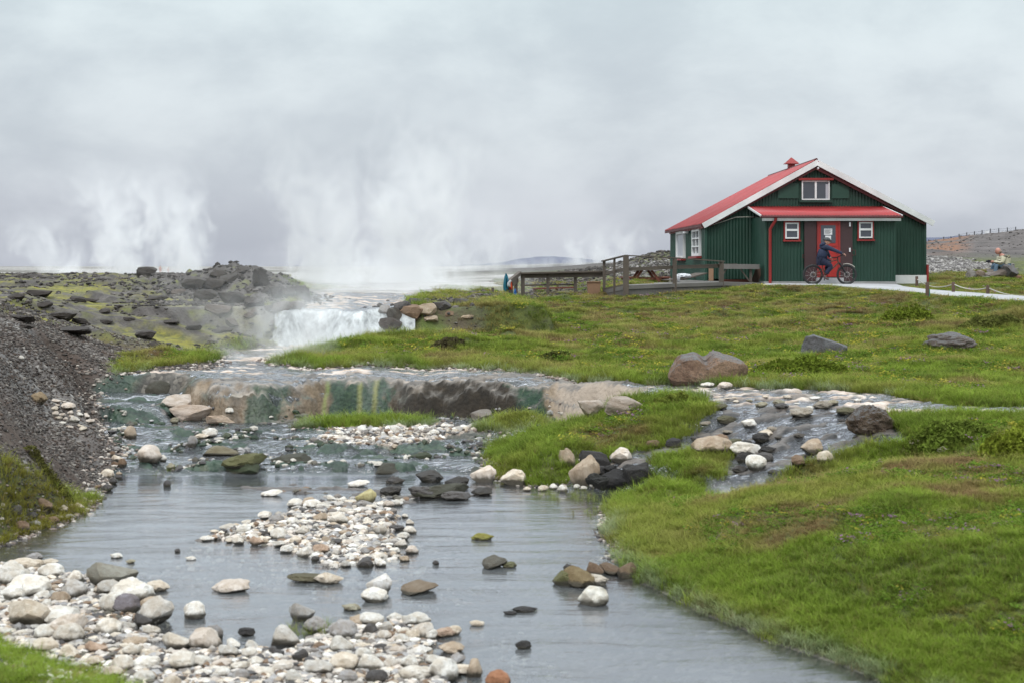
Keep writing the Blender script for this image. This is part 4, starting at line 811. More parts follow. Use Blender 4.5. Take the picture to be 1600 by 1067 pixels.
gravel('bar_gravel', *gpts(sstep(-.05, .1, bsd)*(sdw > -.6)*(y < 24), 17000, 7.5, 24, .2, .034, [CW, (.60, .56, .51), CC, CP, CG, (.42, .39, .36), CD, CT, CB, (.5, .46, .42), (.2, .18, .165)]), 'small white and rusty pebbles between the larger stones of the bars', gvm)
gp = [(.052, .043, .038), (.075, .063, .055), (.12, .105, .095), (.036, .029, .026), (.21, .19, .17), (.075, .052, .04), (.06, .05, .044)]
gravel('bank_gravel', *gpts(m_gravel*(1-river)*(.35+.65*sstep(-.25, .25, fbm2(x*.6, y*.6, 3, 91))), 34000, 12, 29, .3, .0155, gp), 'loose dark gravel covering the left bank', gvm)
gravel('heap_gravel', *gpts(np.maximum(m_heap, .5*m_heath*sstep(50, 60, y)*sstep(PX(960, 60), PX(1000, 60), x)*sstep(72, 66, y)), 9000, 55, 90, 1, .028, [(.36, .34, .33), (.22, .21, .20), (.13, .12, .12), (.17, .16, .15)]), 'pale rubble heaped behind the green house', gvm)
edge = sstep(-.35, -.05, sdw)*sstep(.25, .02, sdw)*(y < 30)*(x < 1.0)*(y > 12.5)
gravel('shore_gravel', *gpts(edge, 5000, 12.5, 28, .3, .022, [(.5, .45, .4), (.25, .2, .17), (.1, .09, .085)]), 'small mixed pebbles along the stream edge', gvm)

gravel('moss_rubble', *gpts(np.maximum(np.maximum(m_moss*(1-river)*sstep(-.1, .35, fbm2(x*.5, y*.5, 4, 95)), ridge), .55*m_heath)*(y < 100), 20000, 22, 95, 1.0, .024, [(.075, .066, .06), (.05, .044, .04), (.13, .115, .105), (.035, .03, .028)], .75), 'broken dark lava rubble among the moss and on the ridge', gvm)
gravel('hill_rubble', *gpts(m_hill, 3500, 90, 320, 1.0, .012, [(.10, .09, .085), (.16, .145, .135), (.2, .18, .17), (.05, .045, .042)], .9), 'stones strewn over the bare hillside behind the house', gvm)

bmat, q = material('bush_leaves'); P_ = q.n('ShaderNodeNewGeometry').outputs['Position']; bcol = q.n('ShaderNodeObjectInfo').outputs['Color']
cb = q.mix(q.mr(q.noise(P_, 14, 4, .7), .42, .62, 0, 1), q.mix(1.0, bcol, (.45, .42, .5), 'MULTIPLY'), bcol)
d = q.n('ShaderNodeBsdfDiffuse', i_0=cb); tl = q.n('ShaderNodeBsdfTranslucent', i_0=cb); ms = q.n('ShaderNodeMixShader', i_1=d.outputs[0], i_2=tl.outputs[0]); ms.inputs[0].default_value = .25
q.n('ShaderNodeOutputMaterial', i_0=ms.outputs[0])
def bush(px, py, wp, hp, col, label, n=2600, cat='bush', lf=.022):
    p = hit(px, py); W_ = wp/F*p.y/2; H_ = hp/F*p.y
    a = rng.uniform(0, 6.283, n); r = np.sqrt(rng.uniform(0, 1, n)); X_ = r*np.cos(a)*W_; Y_ = r*np.sin(a)*W_*.6
    top = H_*np.sqrt(np.clip(1-r*r, 0, 1))*(1+.35*fbm2(X_*3/W_+px, Y_*3/W_, 3, 7)); Z_ = top*rng.uniform(.35, 1.02, n)
    gzz = np.array(gz(p.x+X_, p.y+W_*.6+Y_)); c_ = np.stack([X_, Y_, gzz-p.z+Z_-.02], 1)
    t1 = rng.normal(size=(n, 3)); t1 /= np.linalg.norm(t1, axis=1)[:, None]; t2 = np.cross(t1, rng.normal(size=(n, 3))); t2 /= np.linalg.norm(t2, axis=1)[:, None]
    s_ = lf*(p.y/16)**.7*rng.uniform(.6, 1.4, (n, 1)); V = np.stack([c_-t1*s_, c_-t2*s_*.55, c_+t1*s_, c_+t2*s_*.55], 1).reshape(-1, 3)
    o = mesh_np('low_bush', V, np.arange(4*n).reshape(n, 4), bmat, False); o.location = (p.x, p.y+W_*.6, p.z); o.color = tuple(col)+(1,); return setp(o, label, cat)
bush(1424, 507, 95, 26, (.20, .26, .035), 'yellow green leafy mound high in the meadow')
bush(1562, 515, 120, 18, (.17, .19, .05), 'dark heathery bank at the right edge above the boulders', 4200)
bush(1600, 712, 120, 42, (.28, .34, .045), 'bright leafy bush with yellow leaves cut by the right edge', 5200)
bush(1500, 702, 150, 28, (.19, .26, .045), 'dark green shrubby mound between pitted boulder and bright bush', 5200)
bush(1260, 588, 170, 20, (.17, .23, .03), 'long low leafy patch below the wedge boulder', 4200)
bush(865, 566, 60, 12, (.12, .14, .04), 'small dark heather hummock in the middle of the meadow', 2200)
bush(700, 548, 60, 10, (.13, .115, .06), 'brownish heather hummock on the grass bank near the channel', 2000)
bush(1060, 636, 85, 18, (.20, .24, .045), 'mossy hummock at the top of the grassy island', 2200)
bush(70, 745, 80, 26, (.13, .13, .04), 'straggly olive plants on the left gravel bank', 1500, lf=.016)

gravel('pool_gravel', *gpts(sstep(-1.1, -.1, bsd)*(sdw > .05)*(Wb < .02)*(y < 17)*sstep(.05, .3, fbm2(x*1.4, y*1.4, 3, 99)+.15), 5000, 7.5, 17, .2, .034, [(.45, .42, .38), CG, CD, CB, (.2, .18, .165), (.12, .11, .09)]), 'scattered pebbles half sunk in the shallows round the bars', gvm)
gravel('rapid_gravel', *gpts((sdw > .05)*(Wb > .03)*(Wb < .5)*(bsd < 0)*(right < .3)*sstep(.0, .3, fbm2(x*1.1, y*1.7, 3, 98)), 2200, 15.5, 22, .2, .034, [(.5, .47, .42), CG, CD, (.06, .07, .045), (.04, .06, .04), (.12, .11, .09)]), 'small stones and weed lumps scattered through the rapids', gvm)
# ------------------------------------------------------------------ box and bar mesh builder
class MB:
    def __init__(s): s.v = []; s.f = []
    def add(s, V, Fs):
        k = len(s.v); s.v += [tuple(p) for p in V]; s.f += [tuple(i+k for i in f) for f in Fs]; return s
    def box(s, x0, x1, y0, y1, z0, z1):
        return s.add([(x0,y0,z0),(x1,y0,z0),(x1,y1,z0),(x0,y1,z0),(x0,y0,z1),(x1,y0,z1),(x1,y1,z1),(x0,y1,z1)],
                     [(0,3,2,1),(4,5,6,7),(0,1,5,4),(1,2,6,5),(2,3,7,6),(3,0,4,7)])
    def bar(s, a, b, w, h, up=(0, 0, 1), end=0.0):
        a = Vector(a); b = Vector(b); d = (b-a).normalized(); a = a-d*end; b = b+d*end; up = Vector(up)
        sd = d.cross(up); sd = sd.normalized() if sd.length > 1e-4 else Vector((1, 0, 0)); u = sd.cross(d).normalized()
        V = [p+sd*i*w/2+u*j*h/2 for p in (a, b) for i, j in ((-1,-1),(1,-1),(1,1),(-1,1))]
        return s.add(V, [(0,1,2,3),(7,6,5,4),(0,4,5,1),(1,5,6,2),(2,6,7,3),(3,7,4,0)])
    def tube(s, pts, r, n=8, closed=False):
        pts = [Vector(p) for p in pts]; m = len(pts); V = []; Fs = []
        for i, p in enumerate(pts):
            d = (pts[(i+1) % m]-pts[i-1]) if closed else (pts[min(i+1, m-1)]-pts[max(i-1, 0)])
            d.normalize(); a = d.orthogonal() if abs(d.y) > .9 else d.cross(Vector((0, 1, 0))); a.normalize(); b = d.cross(a)
            rr = r[i] if isinstance(r, (list, tuple)) else r
            V += [p+(a*math.cos(t)+b*math.sin(t))*rr for t in [6.2832*k/n for k in range(n)]]
        for i in range(m if closed else m-1):
            j = (i+1) % m
            for k in range(n): Fs.append((i*n+k, i*n+(k+1) % n, j*n+(k+1) % n, j*n+k))
        if not closed: Fs += [tuple(range(n))[::-1], tuple((m-1)*n+k for k in range(n))]
        return s.add(V, Fs)
    def build(s, name, mat, parent=None, smooth=False, bev=0.0):
        off = parent.matrix_world.translation if parent else Vector((0, 0, 0))
        off = WL.get(parent.name, Vector((0, 0, 0))) if parent else Vector((0, 0, 0))
        me = bpy.data.meshes.new(name); me.from_pydata([tuple(Vector(p)-off) for p in s.v], [], s.f); me.materials.append(mat)
        if smooth: me.polygons.foreach_set('use_smooth', np.ones(len(me.polygons), bool)); me.set_sharp_from_angle(angle=.7)
        o = bpy.data.objects.new(name, me); COL.objects.link(o); WL[o.name] = off
        if parent: o.parent = parent
        if bev: b = o.modifiers.new('bevel', 'BEVEL'); b.width = bev; b.segments = 2
        return o
WL = {}                                                  # world position of the frame each object's mesh is written in
def empty(name, loc, label, cat, group=None):
    o = bpy.data.objects.new(name, None); COL.objects.link(o); o.location = loc; o.empty_display_size = .2; WL[o.name] = Vector(loc)
    return setp(o, label, cat, group)
def at(px, py, Y): return Vector((PX(px, Y), Y, ZY(py, Y)))
def paint(name, col, rough=.55, wear=.25, wcol=None, scale=3.0, stretch=(1, 1, .25), metal=0.0, bump=.1, spec=.5):
    m, q = material(name); P = q.n('ShaderNodeNewGeometry').outputs['Position']
    a = q.noise(q.mapping(P, stretch), scale, 6, .65); b = q.noise(P, 1.1, 4, .6)
    dk = tuple(c_*.62 for c_ in col); c = q.mix(q.mr(b, .35, .65, 0, .6), col, dk)
    c = q.mix(q.mr(a, .60, .74, 0, wear), c, wcol or tuple(min(1, c_*1.5+.05) for c_ in col))
    principled(q, c, q.mr(a, .3, .7, rough-.08, rough+.12), a, bump, .01, spec, metal); return m
M = dict(
    green=paint('green_corrugated_paint', (.010, .044, .028), .50, .20, (.045, .08, .062)),
    greens=paint('green_side_paint', (.013, .058, .038), .55, .45, (.09, .13, .105), 5),
    red=paint('red_roof_paint', (.36, .018, .020), .42, .35, (.52, .12, .11), 1.2, (1, 1, 1)),
    redt=paint('red_trim_paint', (.26, .018, .016), .5, .3, (.10, .01, .01)),
    dred=paint('dark_red_trim_paint', (.085, .010, .012), .6, .2),
    white=paint('white_paint', (.74, .75, .75), .5, .3, (.45, .45, .43)),
    brown=paint('brown_door_paint', (.050, .022, .024), .55, .2),
    door=paint('red_door_paint', (.36, .020, .016), .42, .2, (.2, .01, .01)),
    wood=paint('weathered_wood', (.105, .085, .070), .9, .7, (.22, .195, .17), 7, (1, 1, 6), bump=.4),
    greyw=paint('grey_boards', (.16, .15, .14), .9, .7, (.30, .29, .27), 7, (6, 6, 1), bump=.4),
    redw=paint('stained_wood', (.14, .045, .028), .85, .5, (.22, .12, .08), 7, (1, 1, 5)),
    crate=paint('plywood', (.26, .155, .095), .85, .5, (.35, .25, .18), 6, (5, 5, 1)),
    conc=paint('pale_concrete', (.40, .40, .41), .9, .5, (.30, .295, .285), 4, (1, 1, 1), bump=.3),
    concg=paint('grey_concrete', (.27, .27, .265), .9, .6, (.40, .40, .39), 5, (1, 1, 1)),
    black=paint('black_rubber', (.016, .016, .017), .7, .2), metal=paint('alloy', (.45, .44, .42), .35, .2, metal=.8),
    copper=paint('tan_frame_paint', (.36, .20, .13), .4, .2), rope=paint('rope', (.45, .43, .38), .9, .3),
    post=paint('dark_post_wood', (.095, .060, .045), .9, .5), spost=paint('grey_post', (.06, .062, .07), .8, .3),
    teal=paint('teal_cloth', (.010, .13, .19), .9, .2), dark=paint('black_cloth', (.02, .02, .03), .9, .2), wcloth=paint('white_cloth', (.62, .63, .66), .9, .4, (.4, .42, .46)),
    orange=paint('orange_cloth', (.60, .07, .02), .9, .2), blue=paint('blue_cloth', (.03, .14, .42), .9, .2), tag=paint('green_band', (.03, .25, .16), .6, .2),
    sign=paint('paper', (.72, .72, .74), .8, .1), snow=paint('white_board', (.75, .76, .78), .6, .1))
def glass(name, col):
    m, q = material(name); P = q.n('ShaderNodeNewGeometry').outputs['Position']
    p = principled(q, q.mix(q.noise(P, 1.7, 3), col, tuple(c_*1.9 for c_ in col)), .06, None, spec=.8); return m
M['glass'] = glass('window_glass', (.035, .04, .05)); M['curtain'] = paint('net_curtain', (.42, .43, .47), .6, .1)

# ------------------------------------------------------------------ the green house
H0 = Vector((11.12, 52.15, 1.95))
house = empty('house', H0, 'dark green corrugated iron house with red roof and white barge boards', 'house')
AX, AZ = 11.12, 6.44
def roofz(x_): return AZ-(AX-x_)*.562 if x_ < AX else AZ-(x_-AX)*.522
def corr(mb, pts, ztop, zb, nrm, pitch=.115, amp=.017, per=6):
    """a corrugated wall from pts[0] to pts[1]; ztop(x) is its upper edge"""
    a, b = Vector(pts[0]), Vector(pts[1]); Ln = (b-a).length; n = int(Ln/pitch*per); V = []; Fs = []; nr = Vector(nrm)
    for i in range(n+1):
        p = a+(b-a)*i/n; off = nr*amp*(math.sin(6.2832*i/per))
        V += [(p.x+off.x, p.y+off.y, zb), (p.x+off.x, p.y+off.y, ztop(p.x))]
    Fs = [(2*i, 2*i+2, 2*i+3, 2*i+1) for i in range(n)]; mb.add(V, Fs)
w_ = MB(); corr(w_, [(7.11, 52.15), (15.14, 52.15)], lambda q_: roofz(q_)-.10, 2.10, (0, -1, 0)); w_.build('wall', M['green'], house, True)
w_ = MB(); corr(w_, [(6.84, 61.4), (7.11, 52.15)], lambda q_: 4.04, 1.95, (-1, 0, 0), .10, .012); w_.build('side_wall', M['greens'], house, True)
w_ = MB(); corr(w_, [(15.14, 52.15), (15.3, 61.4)], lambda q_: 4.2, 1.95, (1, 0, 0), .115, .015); w_.build('side_wall', M['green'], house, True)
w_ = MB(); corr(w_, [(15.3, 61.4), (6.84, 61.4)], lambda q_: roofz(q_)-.12, 1.95, (0, 1, 0)); w_.build('wall', M['green'], house, True)
MB().box(7.05, 7.15, 52.09, 52.19, 1.97, 4.05).build('corner_strip', M['greens'], house)
MB().box(15.10, 15.18, 52.09, 52.19, 2.05, 4.25).build('corner_strip', M['green'], house)
MB().box(13.0, 15.17, 52.03, 52.11, 1.85, 2.24).build('foundation', M['white'], house)
def croof(mb, e0, e1, r0, r1, pitch=.11, amp=.013, per=4, th=.0):
    """corrugated sheet: e0-e1 the lower edge, r0-r1 the upper edge, waves run down the slope"""
    e0, e1, r0, r1 = map(Vector, (e0, e1, r0, r1)); n = int((e1-e0).length/pitch*per); V = []; nr = (e1-e0).cross(r0-e0).normalized()
    if nr.z < 0: nr = -nr
    for i in range(n+1):
        t = i/n; o_ = nr*amp*math.sin(6.2832*i/per); V += [(e0+(e1-e0)*t)+o_, (r0+(r1-r0)*t)+o_]
    mb.add(V, [(2*i, 2*i+2, 2*i+3, 2*i+1) for i in range(n)]); return mb
rf = croof(MB(), (6.93, 52.0, 4.10), (6.62, 61.5, 4.08), (AX, 52.0, AZ), (AX, 61.5, AZ)).build('roof', M['red'], house, True)
s_ = rf.modifiers.new('t', 'SOLIDIFY'); s_.thickness = .03
rf2 = croof(MB(), (15.40, 52.0, 4.21), (15.6, 61.5, 4.10), (AX, 52.0, AZ), (AX, 61.5, AZ)).build('roof', M['red'], house, True)
rf2.modifiers.new('t', 'SOLIDIFY').thickness = .03
MB().tube([(AX, 51.95, AZ+.02), (AX, 61.55, AZ+.02)], .055, 8).build('ridge_cap', M['dred'], rf, True)
ve = MB(); ve.box(11.07, 11.33, 56.9, 57.16, 6.2, 6.68).build('chimney_pipe', M['redt'], rf)
cp = MB(); cp.add([(10.92,56.75,6.66),(11.48,56.75,6.66),(11.48,57.31,6.66),(10.92,57.31,6.66),(11.2,57.03,6.93)], [(3,2,1,0),(0,1,4),(1,2,4),(2,3,4),(3,0,4)]); cp.build('chimney_cowl', M['redt'], rf)
MB().bar((AX+.06, 51.93, AZ-.075), (6.98, 51.93, 4.04), .05, .20, (0, 0, 1), .0).build('barge_board', M['white'], house)
MB().bar((AX+.06, 51.905, AZ-.115), (15.40, 51.905, 4.12), .05, .20, (0, 0, 1), .0).build('barge_board', M['white'], house)
MB().bar((AX, 52.02, AZ-.27), (7.18, 52.02, 4.04), .10, .11).bar((AX, 52.02, AZ-.27), (15.12, 52.02, 4.13), .10, .13).build('gable_trim', M['dred'], house)
MB().bar((6.94, 51.98, 4.06), (6.63, 61.5, 4.03), .05, .10).build('eave_board', M['dred'], house)
MB().bar((6.98, 52.02, 4.0), (6.8, 61.4, 3.98), .03, .08).build('eave_soffit', M['redt'], house)
MB().tube([(11.15, 51.9, 6.10), (11.15, 51.8, 6.14), (11.15, 51.74, 6.12)], .03, 6).build('gable_lamp', M['snow'], house)
MB().tube([(7.2, 52.08, 4.02), (8.2, 52.07, 4.36), (8.6, 52.07, 4.37), (9.0, 52.07, 4.36)], .012, 5).build('cable', M['rope'], house)
MB().box(15.17, 15.24, 52.0, 52.08, 2.0, 2.62).build('downpipe', M['redt'], house)
for a, b, c_, d_ in ((9.75, 10.50, 5.05, 5.60), (11.72, 12.35, 5.05, 5.58)):
    MB().box(a, b, 52.10, 52.128, c_, d_).build('wall_panel', M['greens'], house)
def window(parent, x0, x1, z0, z1, Yw, trim=None, split='v', name='window', lint=False):
    """front facing window proud of the wall"""
    fw = .045
    f = MB().box(x0, x0+fw, Yw-.05, Yw, z0, z1).box(x1-fw, x1, Yw-.05, Yw, z0, z1).box(x0+fw, x1-fw, Yw-.05, Yw, z0, z0+fw).box(x0+fw, x1-fw, Yw-.05, Yw, z1-fw, z1)
    xm, zm = (x0+x1)/2, z0+(z1-z0)*.54
    if split == 'v': f.box(xm-.035, xm+.035, Yw-.055, Yw-.005, z0+fw, z1-fw)
    else: f.box(x0+fw, x1-fw, Yw-.06, Yw-.005, zm-.035, zm+.035)
    fo = f.build(name, M['white'], parent)
    if split == 'v':
        for a, b in ((x0+fw, xm-.035), (xm+.035, x1-fw)): MB().box(a, b, Yw-.025, Yw-.015, z0+fw, z1-fw).build('pane', M['glass'], fo)
        MB().box(x1-fw-.10, x1-fw-.005, Yw-.031, Yw-.027, z0+fw, z1-fw-.08).build('curtain', M['curtain'], fo)
    else:
        for a, b in ((z0+fw, zm-.035), (zm+.035, z1-fw)): MB().box(x0+fw, x1-fw, Yw-.025, Yw-.015, a, b).build('pane', M['glass'], fo)
    if trim:
        t = .05
        MB().box(x0-t, x0, Yw-.04, Yw+.02, z0-t, z1+t).box(x1, x1+t, Yw-.04, Yw+.02, z0-t, z1+t).box(x0, x1, Yw-.04, Yw+.02, z1, z1+t).build('trim', M[trim], fo)
        MB().box(x0-t-.03, x1+t+.03, Yw-.09, Yw+.02, z0-t-.05, z0-t).build('sill', M[trim], fo)
    return fo
wn_ = window(house, 10.61, 11.63, 4.99, 5.70, 52.11)
MB().box(10.48, 11.76, 51.98, 52.12, 5.71, 5.79).build('lintel', M['redt'], wn_)
MB().box(10.52, 11.72, 52.02, 52.12, 4.90, 4.97).build('sill', M['green'], wn_)
def sidewin(Y0, Y1, z0, z1, cols, rows):
    xw = lambda Y: 7.11-(Y-52.15)*.0292-.02; f = MB(); P_ = lambda Y, z, o=0: (xw(Y)-.03-o, Y, z)
    for a, b in ((P_(Y0, z0), P_(Y0, z1)), (P_(Y1, z0), P_(Y1, z1)), (P_(Y0, z0), P_(Y1, z0)), (P_(Y0, z1), P_(Y1, z1))): f.bar(a, b, .10, .10, (0, 1, 0) if a[1] == b[1] else (0, 0, 1), .05)
    for k in range(1, cols): f.bar(P_(Y0+(Y1-Y0)*k/cols, z0, .01), P_(Y0+(Y1-Y0)*k/cols, z1, .01), .05, .06, (0, 1, 0))
    for k in range(1, rows): f.bar(P_(Y0, z0+(z1-z0)*k/rows, .02), P_(Y1, z0+(z1-z0)*k/rows, .02), .05, .05)
    fo = f.build('window', M['white'], house)
    MB().add([P_(Y0, z0, -.02), P_(Y1, z0, -.02), P_(Y1, z1, -.02), P_(Y0, z1, -.02)], [(3, 2, 1, 0)]).build('pane', M['curtain'] if cols == 1 else M['glass'], fo)
    MB().bar(P_(Y0-.15, z0-.10, .06), P_(Y1+.15, z0-.10, .06), .20, .07).build('sill', M['redt'], fo)
sidewin(53.2, 54.9, 3.0, 3.93, 2, 3); sidewin(57.1, 59.1, 2.93, 3.93, 1, 1)
MB().box(6.78, 6.95, 56.0, 56.4, 3.86, 3.93).build('wall_lamp', M['snow'], house)
# porch
porch = MB(); corr(porch, [(8.77, 49.2), (13.22, 49.2)], lambda q_: 4.30, 2.03, (0, -1, 0)); po = porch.build('porch_wall', M['green'], house, True)
pw = MB(); corr(pw, [(8.77, 52.1), (8.77, 49.2)], lambda q_: 4.30, 2.03, (-1, 0, 0), .4, .002); pw.box(8.735, 8.80, 49.165, 49.21, 2.03, 4.28); pw.build('porch_side_wall', M['greens'], house)
pw = MB(); corr(pw, [(13.22, 49.2), (13.22, 52.1)], lambda q_: 4.30, 2.03, (1, 0, 0)); pw.box(13.19, 13.26, 49.165, 49.21, 2.03, 4.28); pw.build('porch_side_wall', M['green'], house)
MB().box(8.70, 13.28, 49.12, 52.0, 1.80, 2.04).build('porch_base', M['concg'], house)
pr_ = croof(MB(), (8.60, 48.95, 4.33), (13.40, 48.95, 4.33), (8.66, 52.12, 4.76), (13.57, 52.12, 4.76), .105, .016, 5).build('porch_roof', M['red'], house, True)
pr_.modifiers.new('t', 'SOLIDIFY').thickness = .02
MB().bar((8.57, 48.93, 4.30), (8.63, 52.05, 4.72), .03, .07).bar((13.43, 48.93, 4.30), (13.58, 52.05, 4.72), .03, .07).build('verge', M['white'], pr_)
MB().box(8.62, 13.40, 48.98, 49.02, 4.13, 4.24).build('fascia', M['white'], pr_)
MB().tube([(8.55, 48.90, 4.265), (13.44, 48.90, 4.265)], .042, 8).build('gutter', M['dred'], pr_, True)
MB().tube([(9.08, 48.92, 4.24), (9.06, 48.96, 4.12), (8.95, 49.04, 3.93), (8.91, 49.08, 3.84), (8.91, 49.08, 1.98)], .052, 8).build('downpipe', M['redt'], house, True)
window(house, 9.44, 9.90, 3.52, 4.07, 49.16, 'redt', 'h'); window(house, 11.99, 12.45, 3.54, 4.09, 49.16, 'redt', 'h')
for a, b in ((10.10, 10.52), (11.34, 11.76)):
    MB().box(a, b, 49.12, 49.165, 2.05, 4.12).build('shutter_panel', M['brown'], house)
dr = MB().box(10.60, 11.26, 49.10, 49.165, 2.20, 4.06).build('door', M['door'], house)
MB().box(10.53, 10.60, 49.07, 49.17, 2.16, 4.13).box(11.26, 11.33, 49.07, 49.17, 2.16, 4.13).box(10.60, 11.26, 49.07, 49.17, 4.06, 4.13).build('door_frame', M['redt'], dr)
MB().box(10.66, 11.17, 49.085, 49.10, 3.37, 3.98).build('pane', M['glass'], dr)
nt_ = MB().box(10.77, 11.05, 49.078, 49.086, 3.65, 3.86).box(10.81, 11.01, 49.078, 49.086, 3.44, 3.62).build('notice', M['sign'], dr)
lines = MB()
for k in range(6): lines.box(10.79, 11.03-.03*(k % 3), 49.074, 49.078, 3.82-k*.026, 3.829-k*.026)
lines.build('notice_text', M['black'], nt_)
MB().box(10.66, 11.20, 49.085, 49.10, 2.85, 2.90).box(10.66, 11.20, 49.085, 49.10, 3.24, 3.28).build('door_rail', M['redt'], dr)
MB().box(11.18, 11.22, 49.05, 49.10, 3.03, 3.12).build('handle', M['metal'], dr)
MB().box(10.5, 11.4, 48.85, 49.12, 1.9, 2.17).build('door_step', M['conc'], house)
for z_ in (3.94, 3.06): MB().tube([(11.66, 49.08, z_), (11.66, 49.08, z_+.14)], .03, 8).build('porch_lamp', M['snow'], house, True)
MB().tube([(11.70, 49.1, 3.12), (11.84, 49.02, 3.12), (11.84, 49.02, 2.96), (11.74, 49.1, 2.94)], .012, 5).tube([(10.10, 49.1, 2.96), (10.02, 49.02, 2.96), (10.02, 49.02, 2.86), (10.1, 49.1, 2.86)], .012, 5).build('shutter_hook', M['dred'], house)

# ------------------------------------------------------------------ concrete path (levels match the ground bed cut for it)
pm = MB(); V = []; Fs = []; n_ = len(PN)
NW_ = 6
for i in range(n_):
    a = Vector((*PN[i], ZP[i]+.02)); b = Vector((*PF[i], ZPF[i]+.02))
    V.append(a-Vector((0, 0, .16))); 
    for k in range(NW_+1): V.append(a+(b-a)*k/NW_)
    V.append(b-Vector((0, 0, .16)))
r_ = NW_+3
for i in range(n_-1):
    for k in range(r_-1): Fs.append((i*r_+k, (i+1)*r_+k, (i+1)*r_+k+1, i*r_+k+1))
pm.add(V, Fs); setp(pm.build('path', M['conc']), 'pale concrete path running past the house', kind='structure')

# ------------------------------------------------------------------ deck and railings
dk = empty('wooden_deck', at(978, 447, 44.5), 'grey timber deck with vertical skirting boards left of the house', 'deck')
DP = [at(945, 454, 46.2), at(978, 447, 44.5), at(1054, 444, 46.0), at(1130, 441.5, 47.5), at(1195, 445.2, 47.6)]
DP[4].z = DP[3].z-.04
back = [Vector((p.x+.3, 56.0 if i else 50.0, p.z)) for i, p in enumerate(DP)]
tp = MB()
for i in range(1, 4):
    a, b, c_, d_ = DP[i], DP[i+1], back[i+1], back[i]; tp.add([a, b, c_, d_, a-Vector((0, 0, .05)), b-Vector((0, 0, .05))], [(0, 1, 2, 3), (4, 5, 1, 0)])
tp.build('deck_surface', M['greyw'], dk)
ed = MB(); sk = MB()
for i in range(0, 4):
    a, b = DP[i], DP[i+1]; ed.bar(a+Vector((0, -.03, -.05)), b+Vector((0, -.03, -.05)), .05, .12)
    n = max(2, int((b-a).length/.115))
    for k in range(n):
        p = a+(b-a)*(k+.5)/n; g_ = float(gz(p.x, p.y))-.12
        if g_ < p.z-.15: sk.bar((p.x, p.y, g_), (p.x, p.y, p.z-.11), .082, .02, (0, -1, 0))
ed.build('edge_board', M['greyw'], dk); sk.build('skirting', M['greyw'], dk)
def railing(label, posts, tops, mids, group=None, mat='wood', pw=.09, name='railing'):
    """posts: (px, top row, bottom row, Y, width); tops/mids: polylines of (px, row, Y, w, h)"""
    e = empty(name, at(posts[0][0], posts[0][2], posts[0][3]), label, 'railing')
    for px, t, b, Y, wd in posts:
        a = at(px, b+6, Y); c_ = at(px, t, Y); c_.x = a.x = PX(px, Y); MB().bar(a, c_, wd, wd, (0, 1, 0)).build('post', M[mat], e)
    for nm, L_ in (('handrail', tops), ('crossrail', mids)):
        for a, b, w2, h2 in L_:
            MB().bar(at(*a), at(*b), w2, h2, (0, 0, 1), .03).build(nm, M[mat], e)
    return e
railing('tall weathered railing of thick posts along the front of the deck', [(944,409,462,46.2,.09),(960,405,464,45.3,.07),(978,400,465,44.5,.17),(1054,405,459,46.0,.13),(1127,410,453,47.5,.15)],
    [((942,408.5,46.2),(978,399.8,44.5),.10,.04),((978,399.8,44.5),(1054,403.5,46.0),.10,.035),((1054,403.5,46.0),(1130,408.8,47.5),.10,.035)],
    [((945,428,46.25),(978,421,44.6),.04,.10),((978,421.5,44.6),(1054,418,46.1),.04,.11),((1054,418,46.1),(1127,416,47.6),.04,.12),((945,453,46.2),(978,446.5,44.5),.04,.10)])
railing('low weathered fence with a broad capping board sloping down to the bath', [(899,427,464,46.0,.10),(856,428,468,45.4,.10),(817,428,471,44.9,.12),(806,434,474,44.2,.11),(799,441,476,43.3,.10)],
    [((944,424.5,46.5),(812,427.5,44.8),.24,.05),((812,427.5,44.8),(795,441,42.9),.10,.12)],
    [((944,429.5,46.45),(815,431.5,44.9),.04,.15),((897,445,46.1),(815,446.5,44.9),.04,.05),((897,465,46.1),(812,468.5,44.9),.05,.13),((809,437,44.4),(797,446,43.1),.04,.2)])
railing('single slim grey post with a low rail at the head of the bath steps', [(770,450,491,41.0,.075)], [], [((772,468,41.0),(793,462,43.0),.03,.06)])
# steps and clothes
MB_ = MB(); 
for k in range(5): MB_.box(PX(790-k*4, 42.6-k*.35)-.45, PX(790-k*4, 42.6-k*.35)+.25, 42.4-k*.35, 42.8-k*.35, ZY(474+k*3.5, 42.6-k*.35)-.12, ZY(474+k*3.5, 42.6-k*.35))
setp(MB_.build('steps', M['wood']), 'worn wooden steps descending from the low fence to the bath', 'steps')
def cloth(name, prof, px0, Y, mat, label, cat, parent=None, seed=1):
    """hanging cloth: prof rows of (row, left px, right px)"""
    V = []; Fs = []; rg = random.Random(seed); n = 8
    for j, (py, l, r) in enumerate(prof):
        for i in range(n+1): V.append(at(l+(r-l)*i/n, py, Y+.05*math.sin(i*1.9+j*.5)+.02*rg.uniform(-1, 1)))
    for j in range(len(prof)-1):
        for i in range(n): Fs.append((j*(n+1)+i, j*(n+1)+i+1, (j+1)*(n+1)+i+1, (j+1)*(n+1)+i))
    o = MB().add(V, Fs).build(name, mat, parent, True); o.modifiers.new('t', 'SOLIDIFY').thickness = .03
    return setp(o, label, cat) if not parent else o
jk = cloth('jacket', [(428,790,791.5),(432,789,793),(438,788.5,795),(446,787.5,796.5),(455,788,796.5),(460,789,796)], 0, 42.7, M['teal'], 'teal and black jacket with trousers hung from a post by the steps', 'jacket')
WL[jk.name] = Vector((0, 0, 0))
cloth('trousers', [(452,791,796),(460,790,797),(466,790,795),(473,790.5,793.5)], 0, 42.65, M['dark'], '', '', jk, 3)
tw = cloth('towel', [(439,795,799),(443,794,800),(448,795.5,800),(453,797.5,800)], 0, 42.6, M['orange'], 'orange and white towel hung beside the teal jacket', 'towel')
